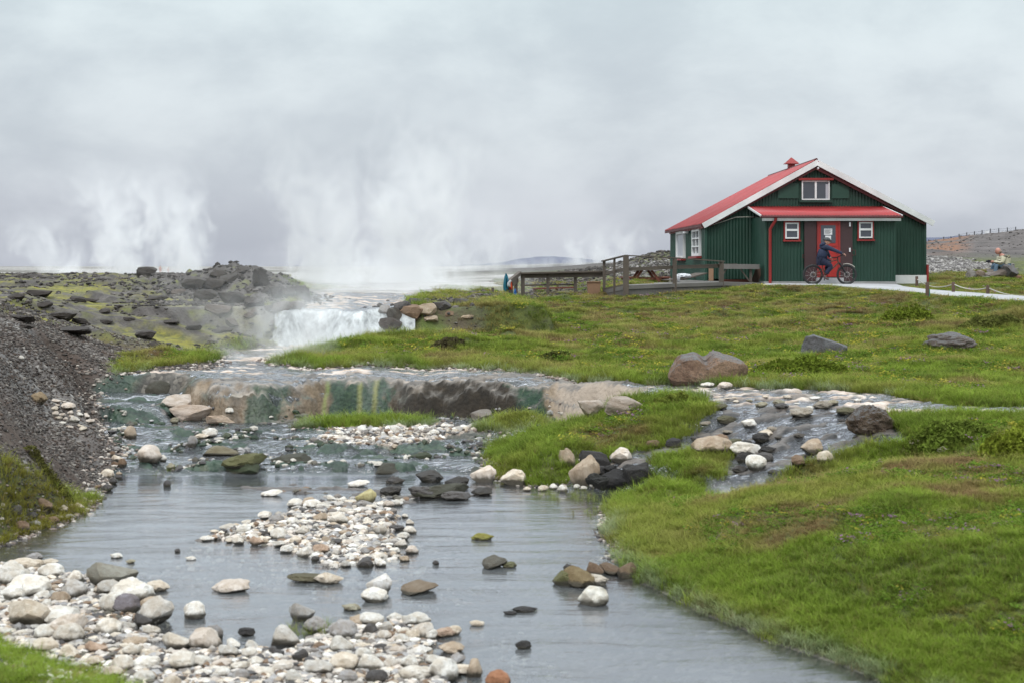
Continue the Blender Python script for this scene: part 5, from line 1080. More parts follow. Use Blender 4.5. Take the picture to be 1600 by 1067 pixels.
cloth('towel_edge', [(438.5,797,799),(442,794,797),(446,794,796.5),(449,795.5,797)], 0, 42.52, M['wcloth'], '', '', tw, 4)
tb = cloth('towel', [(452,804,806),(458,803,807),(466,802.5,807),(471,802,806.5)], 0, 43.0, M['blue'], 'bright blue towel with white end hanging low on the sloping fence', 'towel')
cloth('towel_edge', [(471,802,806),(475.5,802,804.5)], 0, 43.0, M['wcloth'], '', '', tb, 5)
c_ = at(928, 466, 46.0); cr = empty('crate', c_, 'upright plywood crate standing at the end of the low fence', 'crate')
wv_ = .22; MB().add([(c_.x-wv_+.04, c_.y, c_.z-.1), (c_.x+wv_-.05, c_.y, c_.z-.1), (c_.x+wv_, c_.y-.02, c_.z+.52), (c_.x-wv_, c_.y-.02, c_.z+.52),
    (c_.x-wv_+.04, c_.y+.35, c_.z-.1), (c_.x+wv_-.05, c_.y+.35, c_.z-.1), (c_.x+wv_, c_.y+.37, c_.z+.52), (c_.x-wv_, c_.y+.37, c_.z+.52)], [(0,1,2,3),(1,5,6,2),(5,4,7,6),(4,0,3,7),(4,5,1,0)]).build('side_panel', M['crate'], cr)
MB().bar((c_.x-wv_-.01, c_.y-.03, c_.z+.52), (c_.x+wv_+.01, c_.y-.03, c_.z+.52), .04, .03).build('rim', M['crate'], cr)
# picnic table seen end on
pc = Vector((PX(1008, 51), 51, ZY(443.5, 51))); pt_ = empty('picnic_table', pc, 'red brown A frame picnic table behind the deck railing', 'table')
top = ZY(420.5, 51)
for k in range(5): MB().box(pc.x-.42+k*.17, pc.x-.42+k*.17+.15, pc.y-.8, pc.y+.9, top-.05, top).build('top_board', M['greyw'], pt_)
for sx in (-1, 1):
    MB().box(pc.x+sx*.68-.16, pc.x+sx*.68+.16, pc.y-.8, pc.y+.9, pc.z+.20, pc.z+.25).build('bench_seat', M['redw'], pt_)
    for yy in (-.6, .7): MB().bar((pc.x+sx*.17, pc.y+yy, top-.05), (pc.x+sx*.52, pc.y+yy, pc.z-.03), .09, .05, (0, 1, 0)).build('leg', M['redw'], pt_)
for yy in (-.6, .7): MB().bar((pc.x-.8, pc.y+yy+.05, pc.z+.18), (pc.x+.8, pc.y+yy+.05, pc.z+.18), .04, .08).build('crossbar', M['redw'], pt_)
bc = at(834, 467, 47.5); bt = empty('bench', bc, 'low red brown bench with crossed struts behind the low fence', 'bench')
MB().bar(at(833, 451.5, 47.5), at(898, 449.5, 47.8), .30, .05).build('seat', M['redw'], bt)
for px in (835, 894): MB().bar(at(px, 468, 47.6), at(px, 452, 47.6), .10, .06, (0, 1, 0)).build('leg', M['redw'], bt)
MB().bar(at(838, 466, 47.62), at(860, 452, 47.6), .04, .04).bar(at(868, 452, 47.6), at(893, 464, 47.62), .04, .04).build('strut', M['redw'], bt)
# workbench against the wall
wb = empty('workbench', at(1173, 443, 50.2), 'rough heavy timber workbench with diagonal braces against the green wall', 'table')
MB().bar(at(1129, 416.8, 49.8), at(1184, 417.2, 49.8), .7, .17).build('top_board', M['greyw'], wb)
MB().bar(at(1104, 414.5, 50.6), at(1150, 413.5, 50.6), .5, .05).build('top_board', M['wood'], wb)
for px, t, b in ((1173, 419, 444), (1128, 419, 440), (1111, 420, 439)): MB().bar(at(px, b, 49.6), at(px, t, 49.6), .09 if px != 1111 else .16, .08, (0, 1, 0)).build('leg', M['wood'] if px != 1111 else M['crate'], wb)
MB().bar(at(1157, 421, 49.58), at(1171, 440, 49.58), .06, .04).bar(at(1135, 421, 49.58), at(1128, 432, 49.58), .06, .04).build('brace', M['wood'], wb)
MB().bar(at(1129, 439.5, 50.1), at(1170, 440, 50.1), .35, .12).build('lower_shelf', M['redw'], wb)
MB().bar(at(1179, 442, 50.1), at(1187, 419, 50.2), .25, .04, (0, 1, 0)).build('leaning_plank', M['post'], wb)
lg_ = empty('sun_lounger', at(1060, 441, 50), 'low tilted lounger board beside the side wall of the house', 'lounger')
MB().bar(at(1040, 438, 49.5), at(1066, 435.5, 49.7), .6, .03).bar(at(1060, 437, 49.7), at(1096, 427.5, 50.3), .6, .04).build('slab', M['wood'], lg_)
MB().bar(at(1086, 430, 50.0), at(1086, 438, 50.0), .03, .03, (0, 1, 0)).bar(at(1050, 437, 49.9), at(1050, 441, 49.9), .05, .05, (0, 1, 0)).build('leg', M['wood'], lg_)
me_, dm_ = shaped('towel', lambda V: V*np.array([1, .6, .32])*(1+.25*fbm3(V*2.4, 3, 6))[:, None], 4, M['wcloth'])
o = bpy.data.objects.new('towel', me_); COL.objects.link(o); o.location = at(1068, 431.5, 49.6); o.scale = (.26, .3, .26); setp(o, 'crumpled white towel lying on the tilted lounger', 'towel')
cloth('towel', [(431,1058,1064),(434,1058,1063),(441,1059.5,1061.5)], 0, 49.3, M['wcloth'], 'end of a white towel hanging off the lounger', 'towel')

# ------------------------------------------------------------------ rope posts by the path
PO = [(1397,434.5,448,50.0),(1432.5,432,452,47.8),(1449,441.5,469,37.6),(1489.5,441,458.5,41.5),(1543.5,446,463,40.5)]
PLB = ['short brown post at the porch corner where the rope starts','brown rope post on the grass tip behind the path','tall brown post with a green band on the near side of the path','brown rope post in the middle of the lawn edge','brown rope post nearest the right edge of the lawn']
for i, (px, t, b, Y) in enumerate(PO):
    e = empty('rope_post', at(px, b, Y), PLB[i], 'post', 'rope posts along the path')
    MB().tube([at(px, b+5, Y), at(px, t+1, Y), at(px, t, Y)], [.052, .05, .035], 8).build('shaft', M['post'], e, True)
    if i == 2: MB().tube([at(px+2.1, b-5, Y+.02), at(px+2.1, b-17, Y+.02)], .035, 8).build('green_band', M['tag'], e, True)
def rope(a, b, sag, lb):
    A, B = at(*a), at(*b); pts = [A+(B-A)*t-Vector((0, 0, sag*4*t*(1-t))) for t in [k/12 for k in range(13)]]
    setp(MB().tube(pts, .014, 5).build('rope', M['rope'], None, True), lb, 'rope')
rope((1433,437,47.8),(1489.5,444,41.5),.17,'rope sagging from the grass tip post to the lawn edge post'); rope((1489.5,444,41.5),(1543.5,450,40.5),.10,'rope slung between the two right hand lawn posts'); rope((1543.5,450,40.5),(1640,455,39),.18,'last length of rope running out of the picture')

# ------------------------------------------------------------------ fence on the far hill
ff = [(1451,375,384),(1462,374,383),(1474.5,370.5,380),(1486,370,379),(1498.5,366,377),(1510.5,363.5,376),(1522.5,362,373.5),(1534.5,360.3,371),(1547.5,358,369),(1560.5,357,368),(1574,356,366),(1587,355,366)]
for i, (px, t, b) in enumerate(ff):
    setp(MB().tube([at(px, b+2, 285), at(px, t, 285)], .10, 5).build('fence_post', M['spost'], None, True), 'thin dark fence post on the skyline of the far hill', 'post', 'fence posts on the far hill')
for k in range(2):
    mb = MB()
    for (a, ta, ba), (b, tb_, bb) in zip(ff[:-1], ff[1:]): mb.tube([at(a, ta+1.5+k*3, 285), at(b, tb_+1.5+k*3, 285)], .02, 4)
    setp(mb.build('fence_wire', M['spost']), ('upper' if not k else 'lower')+' wire strung between the far hill fence posts', 'wire')
sg = empty('sign_board', at(1542, 368, 283), 'small white board standing by the far hill fence', 'sign')
MB().box(*[PX(1538.5, 283), PX(1545, 283)], 282.9, 283, ZY(365, 283), ZY(361, 283)).build('panel', M['snow'], sg)
MB().box(PX(1539.5, 283), PX(1540.3, 283), 282.9, 283.1, ZY(369.5, 283), ZY(365, 283)).box(PX(1543.2, 283), PX(1544, 283), 282.9, 283.1, ZY(369.5, 283), ZY(365, 283)).build('leg', M['snow'], sg)

# ------------------------------------------------------------------ distant mountain
mx_, my_ = np.meshgrid(np.linspace(-900, 1500, 160), np.linspace(0, 900, 40)); 
def mh(px, yy):
    h = np.interp(px, [-3000, 300, 740, 785, 815, 850, 880, 925, 960, 1020, 1100, 1400, 1440, 1470, 1520, 1600, 2200], [-6, -4, -1, 5, 11, 15, 15, 11, 7, 2, 0, 16, 30, 40, 47, 52, 60])
    return h*3000/F
pxx = np.linspace(-1500, 2600, 400); yy = np.linspace(3000, 4600, 30); PXX, YY = np.meshgrid(pxx, yy)
XX = (PXX-800)/F*3000; prof = sstep(3000, 3350, YY)*sstep(4600, 3500, YY)
ZZ = 2.6+mh(PXX, YY)*prof-6*(1-prof)+4*fbm2(XX*.01, YY*.01, 4, 88)*prof
mt, q = material('haze_tinted_rock'); principled(q, q.mix(q.noise(q.n('ShaderNodeNewGeometry').outputs['Position'], .012, 6, .6), (.055, .065, .115), (.12, .13, .19)), .95)  # the blue fade of distant air is painted into the rock colour
ii = np.arange(PXX.size).reshape(PXX.shape); Fq = np.stack([ii[:-1, :-1], ii[:-1, 1:], ii[1:, 1:], ii[1:, :-1]], -1).reshape(-1, 4)
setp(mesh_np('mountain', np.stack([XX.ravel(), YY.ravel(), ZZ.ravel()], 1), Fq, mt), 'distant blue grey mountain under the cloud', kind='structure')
# ------------------------------------------------------------------ people: one skinned surface per body, clothes as children
def skin_np(verts, edges, radii, root=0, sub=2):
    me = bpy.data.meshes.new('skin_tmp'); me.from_pydata(verts, edges, []); o = bpy.data.objects.new('skin_tmp', me)
    C2 = bpy.data.scenes.new('tmp'); C2.collection.objects.link(o)
    md = o.modifiers.new('s', 'SKIN'); md.use_smooth_shade = True
    for i, r in enumerate(radii):
        sv = me.skin_vertices[0].data[i]; sv.radius = (r, r) if not isinstance(r, tuple) else r; sv.use_root = (i == root)
    ss = o.modifiers.new('u', 'SUBSURF'); ss.levels = sub; ss.render_levels = sub
    vl = C2.view_layers[0]; vl.update(); dg = vl.depsgraph; ev = o.evaluated_get(dg); m2 = ev.to_mesh()
    V = [tuple(v.co) for v in m2.vertices]; Fs = [tuple(p.vertices) for p in m2.polygons]; ev.to_mesh_clear()
    bpy.data.objects.remove(o); bpy.data.scenes.remove(C2); bpy.data.meshes.remove(me); return V, Fs
def head_np(c, r, face, tilt=0.0):
    """head with brow, nose, chin and ears; face = direction in x (+1 or -1)"""
    V, Fc = ICO[4]; V = V.copy(); x_, y_, z_ = V[:, 0].copy(), V[:, 1].copy(), V[:, 2].copy()
    X_ = x_*.98; X_ += .10*np.exp(-((z_+.62)/.22)**2-(y_/.35)**2)*(x_ > 0)                    # chin
    X_ += .26*np.exp(-((z_+.12)/.17)**2-(y_/.13)**2)*(x_ > 0)                                 # nose
    X_ -= .10*np.exp(-((z_-.10)/.12)**2-((np.abs(y_)-.33)/.15)**2)*(x_ > 0)                   # eye sockets
    X_ -= .05*np.exp(-((z_+.42)/.05)**2-(y_/.25)**2)*(x_ > 0)                                 # mouth
    Y_ = y_*.78+np.sign(y_)*.16*np.exp(-((z_+.05)/.22)**2-((x_+.05)/.12)**2)*(np.abs(y_) > .75)
    Z_ = z_*1.15; X_ -= .12*sstep(-.2, -1, z_)*(x_ < 0)
    P = np.stack([X_*face, Y_, Z_], 1)*r; ct, st = math.cos(tilt), math.sin(tilt)
    P = np.stack([P[:, 0]*ct+P[:, 2]*st, P[:, 1], -P[:, 0]*st+P[:, 2]*ct], 1)+np.array(c)
    return P.tolist(), Fc.tolist()
def figure_mesh(name, parts, mats, parent=None, loc=(0, 0, 0)):
    mb = MB(); mi = []
    for V, Fs, m in parts: mb.add(V, Fs); mi += [m]*len(Fs)
    me = bpy.data.meshes.new(name); me.from_pydata(mb.v, [], mb.f)
    for m in mats: me.materials.append(m)
    me.polygons.foreach_set('use_smooth', np.ones(len(me.polygons), bool)); me.polygons.foreach_set('material_index', np.array(mi, np.int32))
    o = bpy.data.objects.new(name, me); COL.objects.link(o); o.location = loc
    if parent: o.parent = parent; o.location = (0, 0, 0)
    return o
def hand(vs, es, rs, w_i, pos, fwd, side, down, curl=1.0, sc=1.0):
    """palm and five fingers hung from wrist vertex w_i"""
    pos = Vector(pos); fwd = Vector(fwd).normalized(); side = Vector(side).normalized(); down = Vector(down).normalized()
    vs.append(tuple(pos+fwd*.045*sc)); rs.append((.034*sc, .020*sc)); es.append((w_i, len(vs)-1)); pi = len(vs)-1
    for k, ln in enumerate((.040, .046, .043, .034)):
        b = pos+fwd*.075*sc+side*(.027-.018*k)*sc; c_ = b+fwd*ln*.55*sc+down*.014*curl*sc; d = c_+(fwd*.35+down*.9*curl).normalized()*ln*.8*sc
        i0 = len(vs); vs += [tuple(b), tuple(c_), tuple(d)]; rs += [.010*sc, .009*sc, .007*sc]; es += [(pi, i0), (i0, i0+1), (i0+1, i0+2)]
    b = pos+fwd*.03*sc+side*.035*sc+down*.008; c_ = b+fwd*.032*sc+side*.018*sc; i0 = len(vs); vs += [tuple(b), tuple(c_)]; rs += [.011*sc, .008*sc]; es += [(pi, i0), (i0, i0+1)]
MS = dict(skin=paint('skin', (.50, .27, .20), .6, .1), skinr=paint('ruddy_skin', (.46, .22, .17), .6, .1), navy=paint('navy_jacket', (.010, .018, .050), .75, .3, (.02, .032, .075), 8, (1, 1, 1)),
    navyt=paint('dark_navy_trousers', (.010, .014, .040), .8, .2), jeans=paint('blue_jeans', (.12, .19, .27), .9, .5, (.22, .30, .38), 8, (1, 1, 1)), cream=paint('cream_jumper', (.60, .57, .42), .9, .3, (.45, .42, .3), 9, (1, 1, 1)),
    patt=paint('jumper_pattern', (.13, .12, .10), .9, .8, (.6, .57, .42), 22, (1, 1, 1)), shoe=paint('grey_shoe', (.10, .07, .065), .8, .4, (.35, .3, .3)), glove=paint('white_glove', (.6, .58, .56), .8, .2),
    helmet=paint('black_helmet', (.02, .022, .024), .35, .2), hair=paint('grey_hair', (.22, .17, .14), .9, .3))
# ---- bicycle and rider, seen side on in front of the red door
GZ = ZY(445.4, 47.9); RX = PX(1250+225/11.23, 47.9)
bike = empty('bicycle', (RX+.55, 47.9, GZ), 'black wheeled mountain bike with tan frame ridden past the red door', 'bicycle')
def bp(x_, z_, y_=0.0): return Vector((RX+x_, 47.9+y_, GZ+z_))
WR = .325
for wx in (0.0, 1.14):
    c_ = bp(wx, WR+.015); ring = lambda r: [c_+Vector((math.cos(t)*r, 0, math.sin(t)*r)) for t in [6.2832*k/40 for k in range(40)]]
    wl = MB().tube([c_+Vector((0, -.05, 0)), c_+Vector((0, .05, 0))], .028, 10).build('wheel', M['black'], bike, True)
    MB().tube(ring(WR-.014), .034, 8, True).build('tyre', M['black'], wl, True); MB().tube(ring(WR-.047), .012, 6, True).build('rim', M['black'], wl, True)
    sp = MB()
    for k in range(20): t = 6.2832*k/20; sp.tube([c_+Vector((.02*math.cos(t), .03*(-1)**k, .02*math.sin(t))), c_+Vector((math.cos(t+.15*(-1)**k)*(WR-.05), 0, math.sin(t+.15*(-1)**k)*(WR-.05)))], .0018, 4)
    sp.build('spokes', M['metal'], wl)
    MB().tube([c_+Vector((math.cos(t)*.085, -.05, math.sin(t)*.085)) for t in [6.2832*k/20 for k in range(20)]], .009, 5, True).build('brake_disc', M['metal'], wl, True)
BB, ST, HT, HB_ = bp(.41, .30), bp(.30, .70), bp(.83, .84), bp(.865, .74)
fr_ = MB().tube([BB, HB_], .024, 8).tube([ST, HT], .017, 8).tube([BB, ST], .016, 8).tube([HT, HB_], .022, 8); fr_.build('frame', M['post'], bike, True)
st_ = MB()
for yy in (-.06, .06): st_.tube([bp(0, WR+.015, yy), bp(.36, .55, yy*.5)], .011, 6).tube([bp(0, WR+.015, yy), BB+Vector((0, yy*.6, 0))], .012, 6)
st_.build('rear_stay', M['post'], bike, True)
fk = MB()
for yy in (-.065, .065): fk.tube([bp(1.14, WR+.015, yy), bp(.90, .72, yy)], .020, 8)
fk.tube([bp(.90, .72, -.07), bp(.90, .72, .07)], .022, 8).tube([HB_, bp(.90, .72)], .022, 8); fk.build('fork', M['black'], bike, True)
MB().tube([HT, bp(.83, .92)], .018, 8).tube([bp(.66, .90, .30), bp(.74, .91, .16), bp(.83, .93, 0), bp(.93, .99, -.14), bp(1.00, 1.02, -.26)], .014, 8).build('handlebar', M['black'], bike, True)
MB().tube([bp(.20, .74), bp(.28, .755), bp(.42, .75)], [.06, .05, .018], 8).tube([ST, bp(.285, .74)], .014, 6).build('saddle', M['black'], bike, True)
MB().tube([BB+Vector((0, -.06, 0)), bp(.36, .16, -.07)], .012, 6).tube([BB+Vector((0, .06, 0)), bp(.46, .44, .07)], .012, 6).tube([bp(.36, .16, -.07), bp(.36, .16, -.16)], .018, 6).tube([bp(.46, .44, .07), bp(.46, .44, .16)], .018, 6).tube([BB+Vector((math.cos(t)*.075, -.055, math.sin(t)*.075)) for t in [6.2832*k/16 for k in range(16)]], .008, 5, True).build('crank', M['black'], bike, True)
MB().tube([bp(1.14+math.cos(t)*(WR+.045), WR+.015+math.sin(t)*(WR+.045)) for t in (1.9, 1.6, 1.3, 1.0, .75)], .012, 5).build('mudguard', M['rope'], bike, True)
B0 = Vector((RX+.4, 47.9, GZ))
def q_(x_, z_, y_=0.0): return (x_-.4, y_, z_)
vs = [q_(.29, .82), q_(.31, 1.0), q_(.37, 1.20), q_(.415, 1.31), q_(.45, 1.38), q_(.40, 1.27, -.15), q_(.66, 1.17, -.21), q_(.955, 1.04, -.255), q_(.40, 1.27, .15), q_(.56, 1.05, .24), q_(.645, .925, .29),
      q_(.30, .80, -.10), q_(.61, .63, -.11), q_(.40, .36, -.12), q_(.30, .80, .10), q_(.62, .80, .11), q_(.45, .50, .12)]
es = [(0,1),(1,2),(2,3),(3,4),(3,5),(5,6),(6,7),(3,8),(8,9),(9,10),(0,11),(11,12),(12,13),(0,14),(14,15),(15,16)]
rs = [.10,.10,.10,.065,.05,.055,.04,.028,.055,.04,.028,.085,.058,.04,.085,.058,.04]
v1, e1, r1 = list(vs), list(es), list(rs); hand(v1, e1, r1, 7, vs[7], (1, -.1, -.35), (0, 1, 0), (-.2, 0, -1), 1.2); hand(v1, e1, r1, 10, vs[10], (.8, .1, -.5), (0, -1, 0), (-.2, 0, -1), 1.2)
SV, SF = skin_np(v1, e1, r1); HV, HF = head_np(q_(.485, 1.455), .098, 1, .25)
rider = figure_mesh('person', [(SV, SF, 0), (HV, HF, 0)], [MS['skin']], None, B0)
setp(rider, 'child cyclist in navy hooded jacket and black helmet leaning to the handlebars', 'person')
ju = [0,1,2,3,5,6,7,8,9,10]; jm = {a: i for i, a in enumerate(ju)}
jv = [vs[a] for a in ju]; je = [(jm[a], jm[b]) for a, b in es if a in jm and b in jm]; jr = [.185,.185,.19,.125,.095,.068,.046,.095,.068,.046]
V_, F_ = skin_np(jv, je, jr); hd, hf = ICO[3]; hd = (hd*np.array([.12, .13, .065]) @ np.array([[.9, 0, .44], [0, 1, 0], [-.44, 0, .9]])+np.array(q_(.33, 1.36))).tolist()
figure_mesh('jacket', [(V_, F_, 0), (hd, hf.tolist(), 0)], [MS['navy']], rider)
tv = [vs[0], vs[11], vs[12], vs[13], vs[14], vs[15], vs[16]]; V_, F_ = skin_np(tv, [(0,1),(1,2),(2,3),(0,4),(4,5),(5,6)], [.15, .125, .088, .066, .125, .088, .066])
figure_mesh('trousers', [(V_, F_, 0)], [MS['navyt']], rider)
for (a, b, yy) in ((.385, .27, -.12), (.455, .46, .12)):
    V_, F_ = skin_np([q_(a, b+.06, yy), q_(a-.02, b-.02, yy), q_(a+.09, b-.075, yy), q_(a+.14, b-.085, yy)], [(0,1),(1,2),(2,3)], [.045, .045, .04, .03]); figure_mesh('shoe', [(V_, F_, 0)], [MS['shoe']], rider)
hv_, hf_ = ICO[4]; hv2 = hv_.copy(); hv2[:, 2] = np.maximum(hv2[:, 2], -.12); hv2[:, 2] -= .05*np.sin(hv2[:, 1]*16)*(hv2[:, 2] > .2)
ct, st2 = math.cos(.2), math.sin(.2); hv2 = hv2*np.array([.135, .108, .105]); hv2 = np.stack([hv2[:, 0]*ct+hv2[:, 2]*st2, hv2[:, 1], -hv2[:, 0]*st2+hv2[:, 2]*ct], 1)+np.array(q_(.475, 1.49))
pk = MB().add([q_(.58, 1.49, -.07), q_(.64, 1.455, -.05), q_(.64, 1.455, .05), q_(.58, 1.49, .07), q_(.58, 1.475, -.07), q_(.64, 1.44, -.05), q_(.64, 1.44, .05), q_(.58, 1.475, .07)], [(0,1,2,3),(7,6,5,4),(0,4,5,1),(1,5,6,2),(2,6,7,3)])
figure_mesh('helmet', [(hv2.tolist(), hf_.tolist(), 0), (pk.v, pk.f, 0)], [MS['helmet']], rider)
for i_, (p_, yy) in enumerate(((.965, -.255), (.65, .29))):
    V_, F_ = skin_np([q_(p_-.03, 1.055 if not i_ else .94, yy), q_(p_+.02, 1.035 if not i_ else .92, yy)], [(0, 1)], [.045, .042]); figure_mesh('glove', [(V_, F_, 0)], [MS['glove'] if i_ else MS['helmet']], rider)
# ---- seated man
YS = 55.0; sp_ = at(1500+960/13.34, 370+640/13.34, YS); 
def m_(x_, z_, y_=0.0): return (x_, y_, z_)
vs = [m_(0, 0), m_(-.03, .20), m_(-.10, .38), m_(-.20, .48), m_(-.24, .53), m_(-.14, .40, -.19), m_(-.26, .14, -.24), m_(-.52, .22, -.12), m_(-.14, .40, .19), m_(-.28, .15, .24), m_(-.53, .21, .10),
      m_(-.02, -.01, -.11), m_(-.42, .12, -.14), m_(-.47, -.26, -.13), m_(-.02, -.01, .11), m_(-.44, .12, .14), m_(-.50, -.26, .14)]
es = [(0,1),(1,2),(2,3),(3,4),(3,5),(5,6),(6,7),(3,8),(8,9),(9,10),(0,11),(11,12),(12,13),(0,14),(14,15),(15,16)]
rs = [.11,.11,.11,.07,.062,.06,.045,.03,.06,.045,.03,.09,.065,.05,.09,.065,.05]
v1, e1, r1 = list(vs), list(es), list(rs); hand(v1, e1, r1, 7, vs[7], (-1, .25, 0), (0, .3, 1), (0, 1, -.2), .9, 1.1); hand(v1, e1, r1, 10, vs[10], (-1, -.25, 0), (0, -.3, 1), (0, -1, -.2), .9, 1.1)
SV, SF = skin_np(v1, e1, r1); HV, HF = head_np((-.31, 0, .62), .112, -1, -.12)
man = figure_mesh('person', [(SV, SF, 0), (HV, HF, 0)], [MS['skinr']], None, sp_)
setp(man, 'bald man in cream patterned jumper and jeans sitting on rocks looking at a camera', 'person')
jv = [vs[a] for a in ju]; V_, F_ = skin_np(jv, je, [.19, .19, .20, .125, .11, .08, .055, .11, .08, .055])
zz = [np.mean([V_[i][2] for i in f]) for f in F_]; xx_ = [np.mean([V_[i][0] for i in f]) for f in F_]
jo = MB().add(V_, F_); me = bpy.data.meshes.new('jumper'); me.from_pydata(jo.v, [], jo.f); me.materials.append(MS['cream']); me.materials.append(MS['patt'])
me.polygons.foreach_set('use_smooth', np.ones(len(me.polygons), bool)); me.polygons.foreach_set('material_index', np.array([1 if (.36 < z+.35*a < .43) or (a < -.22 and .14 < z < .19) else 0 for z, a in zip(zz, xx_)], np.int32))
o = bpy.data.objects.new('jumper', me); COL.objects.link(o); o.parent = man
tv = [vs[0], vs[11], vs[12], vs[13], vs[14], vs[15], vs[16]]; V_, F_ = skin_np(tv, [(0,1),(1,2),(2,3),(0,4),(4,5),(5,6)], [.16, .13, .09, .075, .13, .09, .075]); figure_mesh('trousers', [(V_, F_, 0)], [MS['jeans']], man)
for yy, a in ((-.13, -.47), (.14, -.50)):
    V_, F_ = skin_np([(a, yy, -.27), (a-.01, yy, -.34), (a-.13, yy, -.37), (a-.19, yy, -.375)], [(0,1),(1,2),(2,3)], [.05, .052, .045, .035]); figure_mesh('shoe', [(V_, F_, 0)], [MS['helmet']], man)
hv2 = hv_[:, :].copy()*np.array([.112, .092, .07]); hv2 = hv2+np.array([-.265, 0, .60]); figure_mesh('hair', [(hv2.tolist(), hf_.tolist(), 0)], [MS['hair']], man)
cam_b = MB().box(sp_.x-.70, sp_.x-.60, YS-.09, YS+.07, sp_.z+.17, sp_.z+.28).tube([Vector((sp_.x-.70, YS, sp_.z+.225)), Vector((sp_.x-.77, YS, sp_.z+.225))], .035, 10).build('camera_device', M['dark'], None)
setp(cam_b, 'small black camera held in the seated man\'s hands', 'camera')
for i, (px, py, wp, hp, cc, lb) in enumerate([(1566,434,40,16,(.15,.13,.12),'flat grey rocks the man sits on'),(1552,437,26,12,(.20,.18,.17),'grey rock under the seated man\'s feet'),(1579,432,30,20,(.14,.135,.14),'dark grey rock behind the seated man'),
        (1517,438,20,15,(.16,.15,.14),'dark rock with a pale top in the lawn, left of the man'),(1533,433,16,10,(.20,.16,.13),'brown rock leaning on the dark pale topped one'),(1545,437,34,6,(.22,.21,.19),'low flat stone between the man and the dark rocks'),(1591,437,14,6,(.22,.12,.09),'small reddish stone right of the seated man')]):
    stone('d', px, py, wp, hp, cc, lb, 'rock', 'rock', None, i+20, .15, None, at(px, py, 55.0-.3))
# ---- two bathers far off behind the lava ridge
for i, (px, pt, pb, lb) in enumerate(((250.5,417,428.5,'pale pink bather standing taller, left of the far pair'), (263,419,429,'pink bather with dark hair crouching, right of the far pair'))):
    Yb = 140.0; b_ = at(px, pb, Yb); h_ = (pb-pt)/F*Yb; k_ = h_/1.3
    vs2 = [(0, 0, .75), (0, 0, .95), (0, 0, 1.12), (0, -.14, 1.05), (.06, -.24, .8), (.16, -.2, .62), (0, .14, 1.05), (-.08, .25, .8), (.1, .2, .62), (0, -.09, .70), (.02, -.10, .38), (0, -.10, .03), (0, .09, .70), (-.03, .10, .38), (-.05, .10, .03), (0, 0, 1.2)]
    V_, F_ = skin_np(vs2, [(0,1),(1,2),(2,3),(3,4),(4,5),(2,6),(6,7),(7,8),(0,9),(9,10),(10,11),(0,12),(12,13),(13,14),(2,15)], [.15,.15,.13,.06,.045,.035,.06,.045,.035,.09,.07,.05,.09,.07,.05,.05])
    HV, HF = head_np((0, 0, 1.30), .105, 1 if i else -1); rot = lambda L_: [(-y_, x_, z_) for x_, y_, z_ in L_]
    o = figure_mesh('person', [(rot(V_), F_, 0), (rot(HV), HF, 0)], [MS['skinr']], None, b_); o.scale = (k_*1.05,)*3; setp(o, lb, 'person', 'bathers beyond the ridge')
    hv2 = (hv_*np.array([.10, .115, .07])+np.array([0, .02, 1.37])).tolist(); hr = figure_mesh('hair', [(hv2, hf_.tolist(), 0)], [MS['patt']], o)

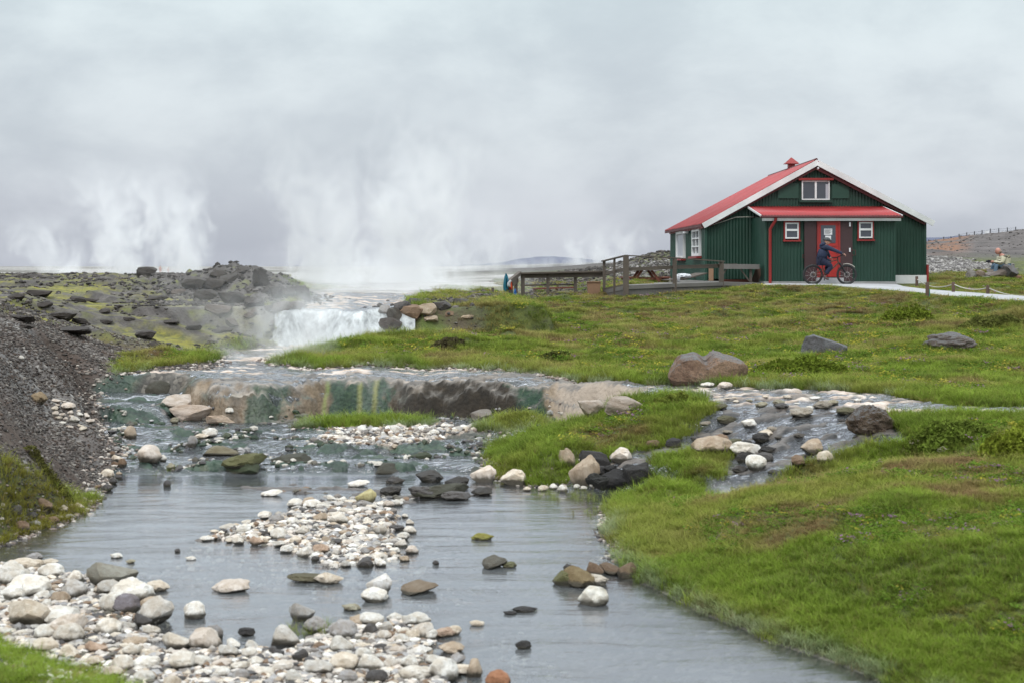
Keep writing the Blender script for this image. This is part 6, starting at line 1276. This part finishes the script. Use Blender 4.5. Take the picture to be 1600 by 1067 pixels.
# ------------------------------------------------------------------ steam (volumes)
def steam(name, px, Y, z0, w0, w1, h, dens, lean, seed, label, depth=None, sc=1.0, soft=.42, col=(.985, .988, .995)):
    """a leaning column of steam: w0 and w1 are its widths at the bottom and the top in metres"""
    m = bpy.data.materials.new(name+'_vapour'); m.use_nodes = True; q = NT(m.node_tree)
    tc = q.n('ShaderNodeTexCoord').outputs['Object']; s3 = q.n('ShaderNodeSeparateXYZ', i_0=tc)
    hgt_ = q.math('DIVIDE', s3.outputs[2], h)                                    # 0 bottom .. 1 top
    cxx = q.math('MULTIPLY', q.math('POWER', q.math('MAXIMUM', hgt_, 0), 1.3), lean)
    wid = q.mr(hgt_, 0, 1, w0/2, w1/2)
    dx = q.math('DIVIDE', q.math('SUBTRACT', s3.outputs[0], cxx), wid); dy = q.math('DIVIDE', s3.outputs[1], (depth or w1)/2)
    sc_ = 1.0/max(w0, 1.0)*sc
    warp = q.noise(q.mapping(tc, (sc_, sc_, sc_*.75), (seed*3.1, seed*1.7, seed*.9)), 1.6, 6, .60, 1.0)
    r_ = q.math('ADD', q.math('SQRT', q.math('ADD', q.math('MULTIPLY', dx, dx), q.math('MULTIPLY', dy, dy))), q.math('MULTIPLY', q.math('SUBTRACT', warp, .5), 2.5))
    d_ = q.mr(r_, soft, 1.0, 1, 0, True)
    d_ = q.math('MULTIPLY', d_, q.math('POWER', q.mr(hgt_, 0.0, 1.0, 1.0, 0.0), 1.5)); d_ = q.math('MULTIPLY', d_, q.mr(warp, .36, .62, 1.5, .04))
    d_ = q.math('MULTIPLY', d_, q.mr(q.math('ABSOLUTE', q.math('DIVIDE', s3.outputs[1], (depth or w1)*.5)), .7, 1.0, 1, 0))
    v = q.n('ShaderNodeVolumePrincipled'); v.inputs['Color'].default_value = rgba(col); q.put(v.inputs['Density'], q.math('MULTIPLY', d_, dens)); v.inputs['Anisotropy'].default_value = 0.15
    o_ = q.n('ShaderNodeOutputMaterial'); q.t.links.new(v.outputs[0], o_.inputs['Volume'])
    d2 = (depth or w1)/2; a0, a1 = -w0*.95, w0*.95; b0, b1 = lean-w1*.95, lean+w1*.95
    mb = MB().add([(a0,-d2,0),(a1,-d2,0),(a1,d2,0),(a0,d2,0),(b0,-d2,h),(b1,-d2,h),(b1,d2,h),(b0,d2,h)], [(0,3,2,1),(4,5,6,7),(0,1,5,4),(1,2,6,5),(2,3,7,6),(3,0,4,7)])
    o = mb.build(name, m); o.location = (PX(px, Y), Y, z0); setp(o, label, 'steam', kind='stuff'); return o
steam('steam', 635, 62, 1.2, 3.2, 6.5, 9.5, .85, 1.2, 1, 'tall white steam plume rising from the plateau pool', 5, 1.5)
steam('steam', 520, 58, 1.2, 3.0, 5.5, 8.0, .8, -1.0, 2, 'soft steam plume left of the tall one', 4.5, 1.5)
steam('steam', 195, 130, 1.2, 4.5, 9, 12, .5, -2.5, 3, 'steam plume above the far left sinter field', 8, 1.5)
steam('steam', 285, 125, 1.4, 4.5, 8.5, 11, .6, -2, 4, 'pale steam behind the two bathers', 7, 1.4)
steam('steam', 85, 140, 1.3, 6, 10, 7, .45, -2, 5, 'faint low steam at the far left', 6, 1.4)
steam('steam', 925, 150, 1.6, 7, 11, 6.0, .9, 3.0, 6, 'small steam puff before the distant mountain', 6, 1.5)
steam('steam', 815, 145, .6, 5, 8, 3.8, .6, 2.0, 7, 'thin steam wisps over the winding pool', 5, 1.5)
steam('steam', 740, 120, 1.2, 5, 10, 8, .35, 1.5, 8, 'faint steam column right of the tall plume', 6, 1.4)
steam('steam', 510, 30.2, .75, 3.0, 3.8, 2.1, 1.3, -.4, 9, 'steam drifting off the foot of the waterfall', 1.5, 1.8)
steam('steam', 385, 30.2, .75, 3.0, 4.4, 2.2, .45, -.5, 10, 'thin steam veil in front of the lava ridge', 1.8, 1.7)
steam('steam', 640, 46, 1.4, 8.0, 9, 2.1, .9, .5, 12, 'low mist lying over the milky pool of the plateau', 4.5, 1.7)
steam('steam', 420, 26.6, .75, 3.0, 3.4, .85, 1.3, .2, 11, 'low mist over the water where the channel bends', 1.2, 1.9)
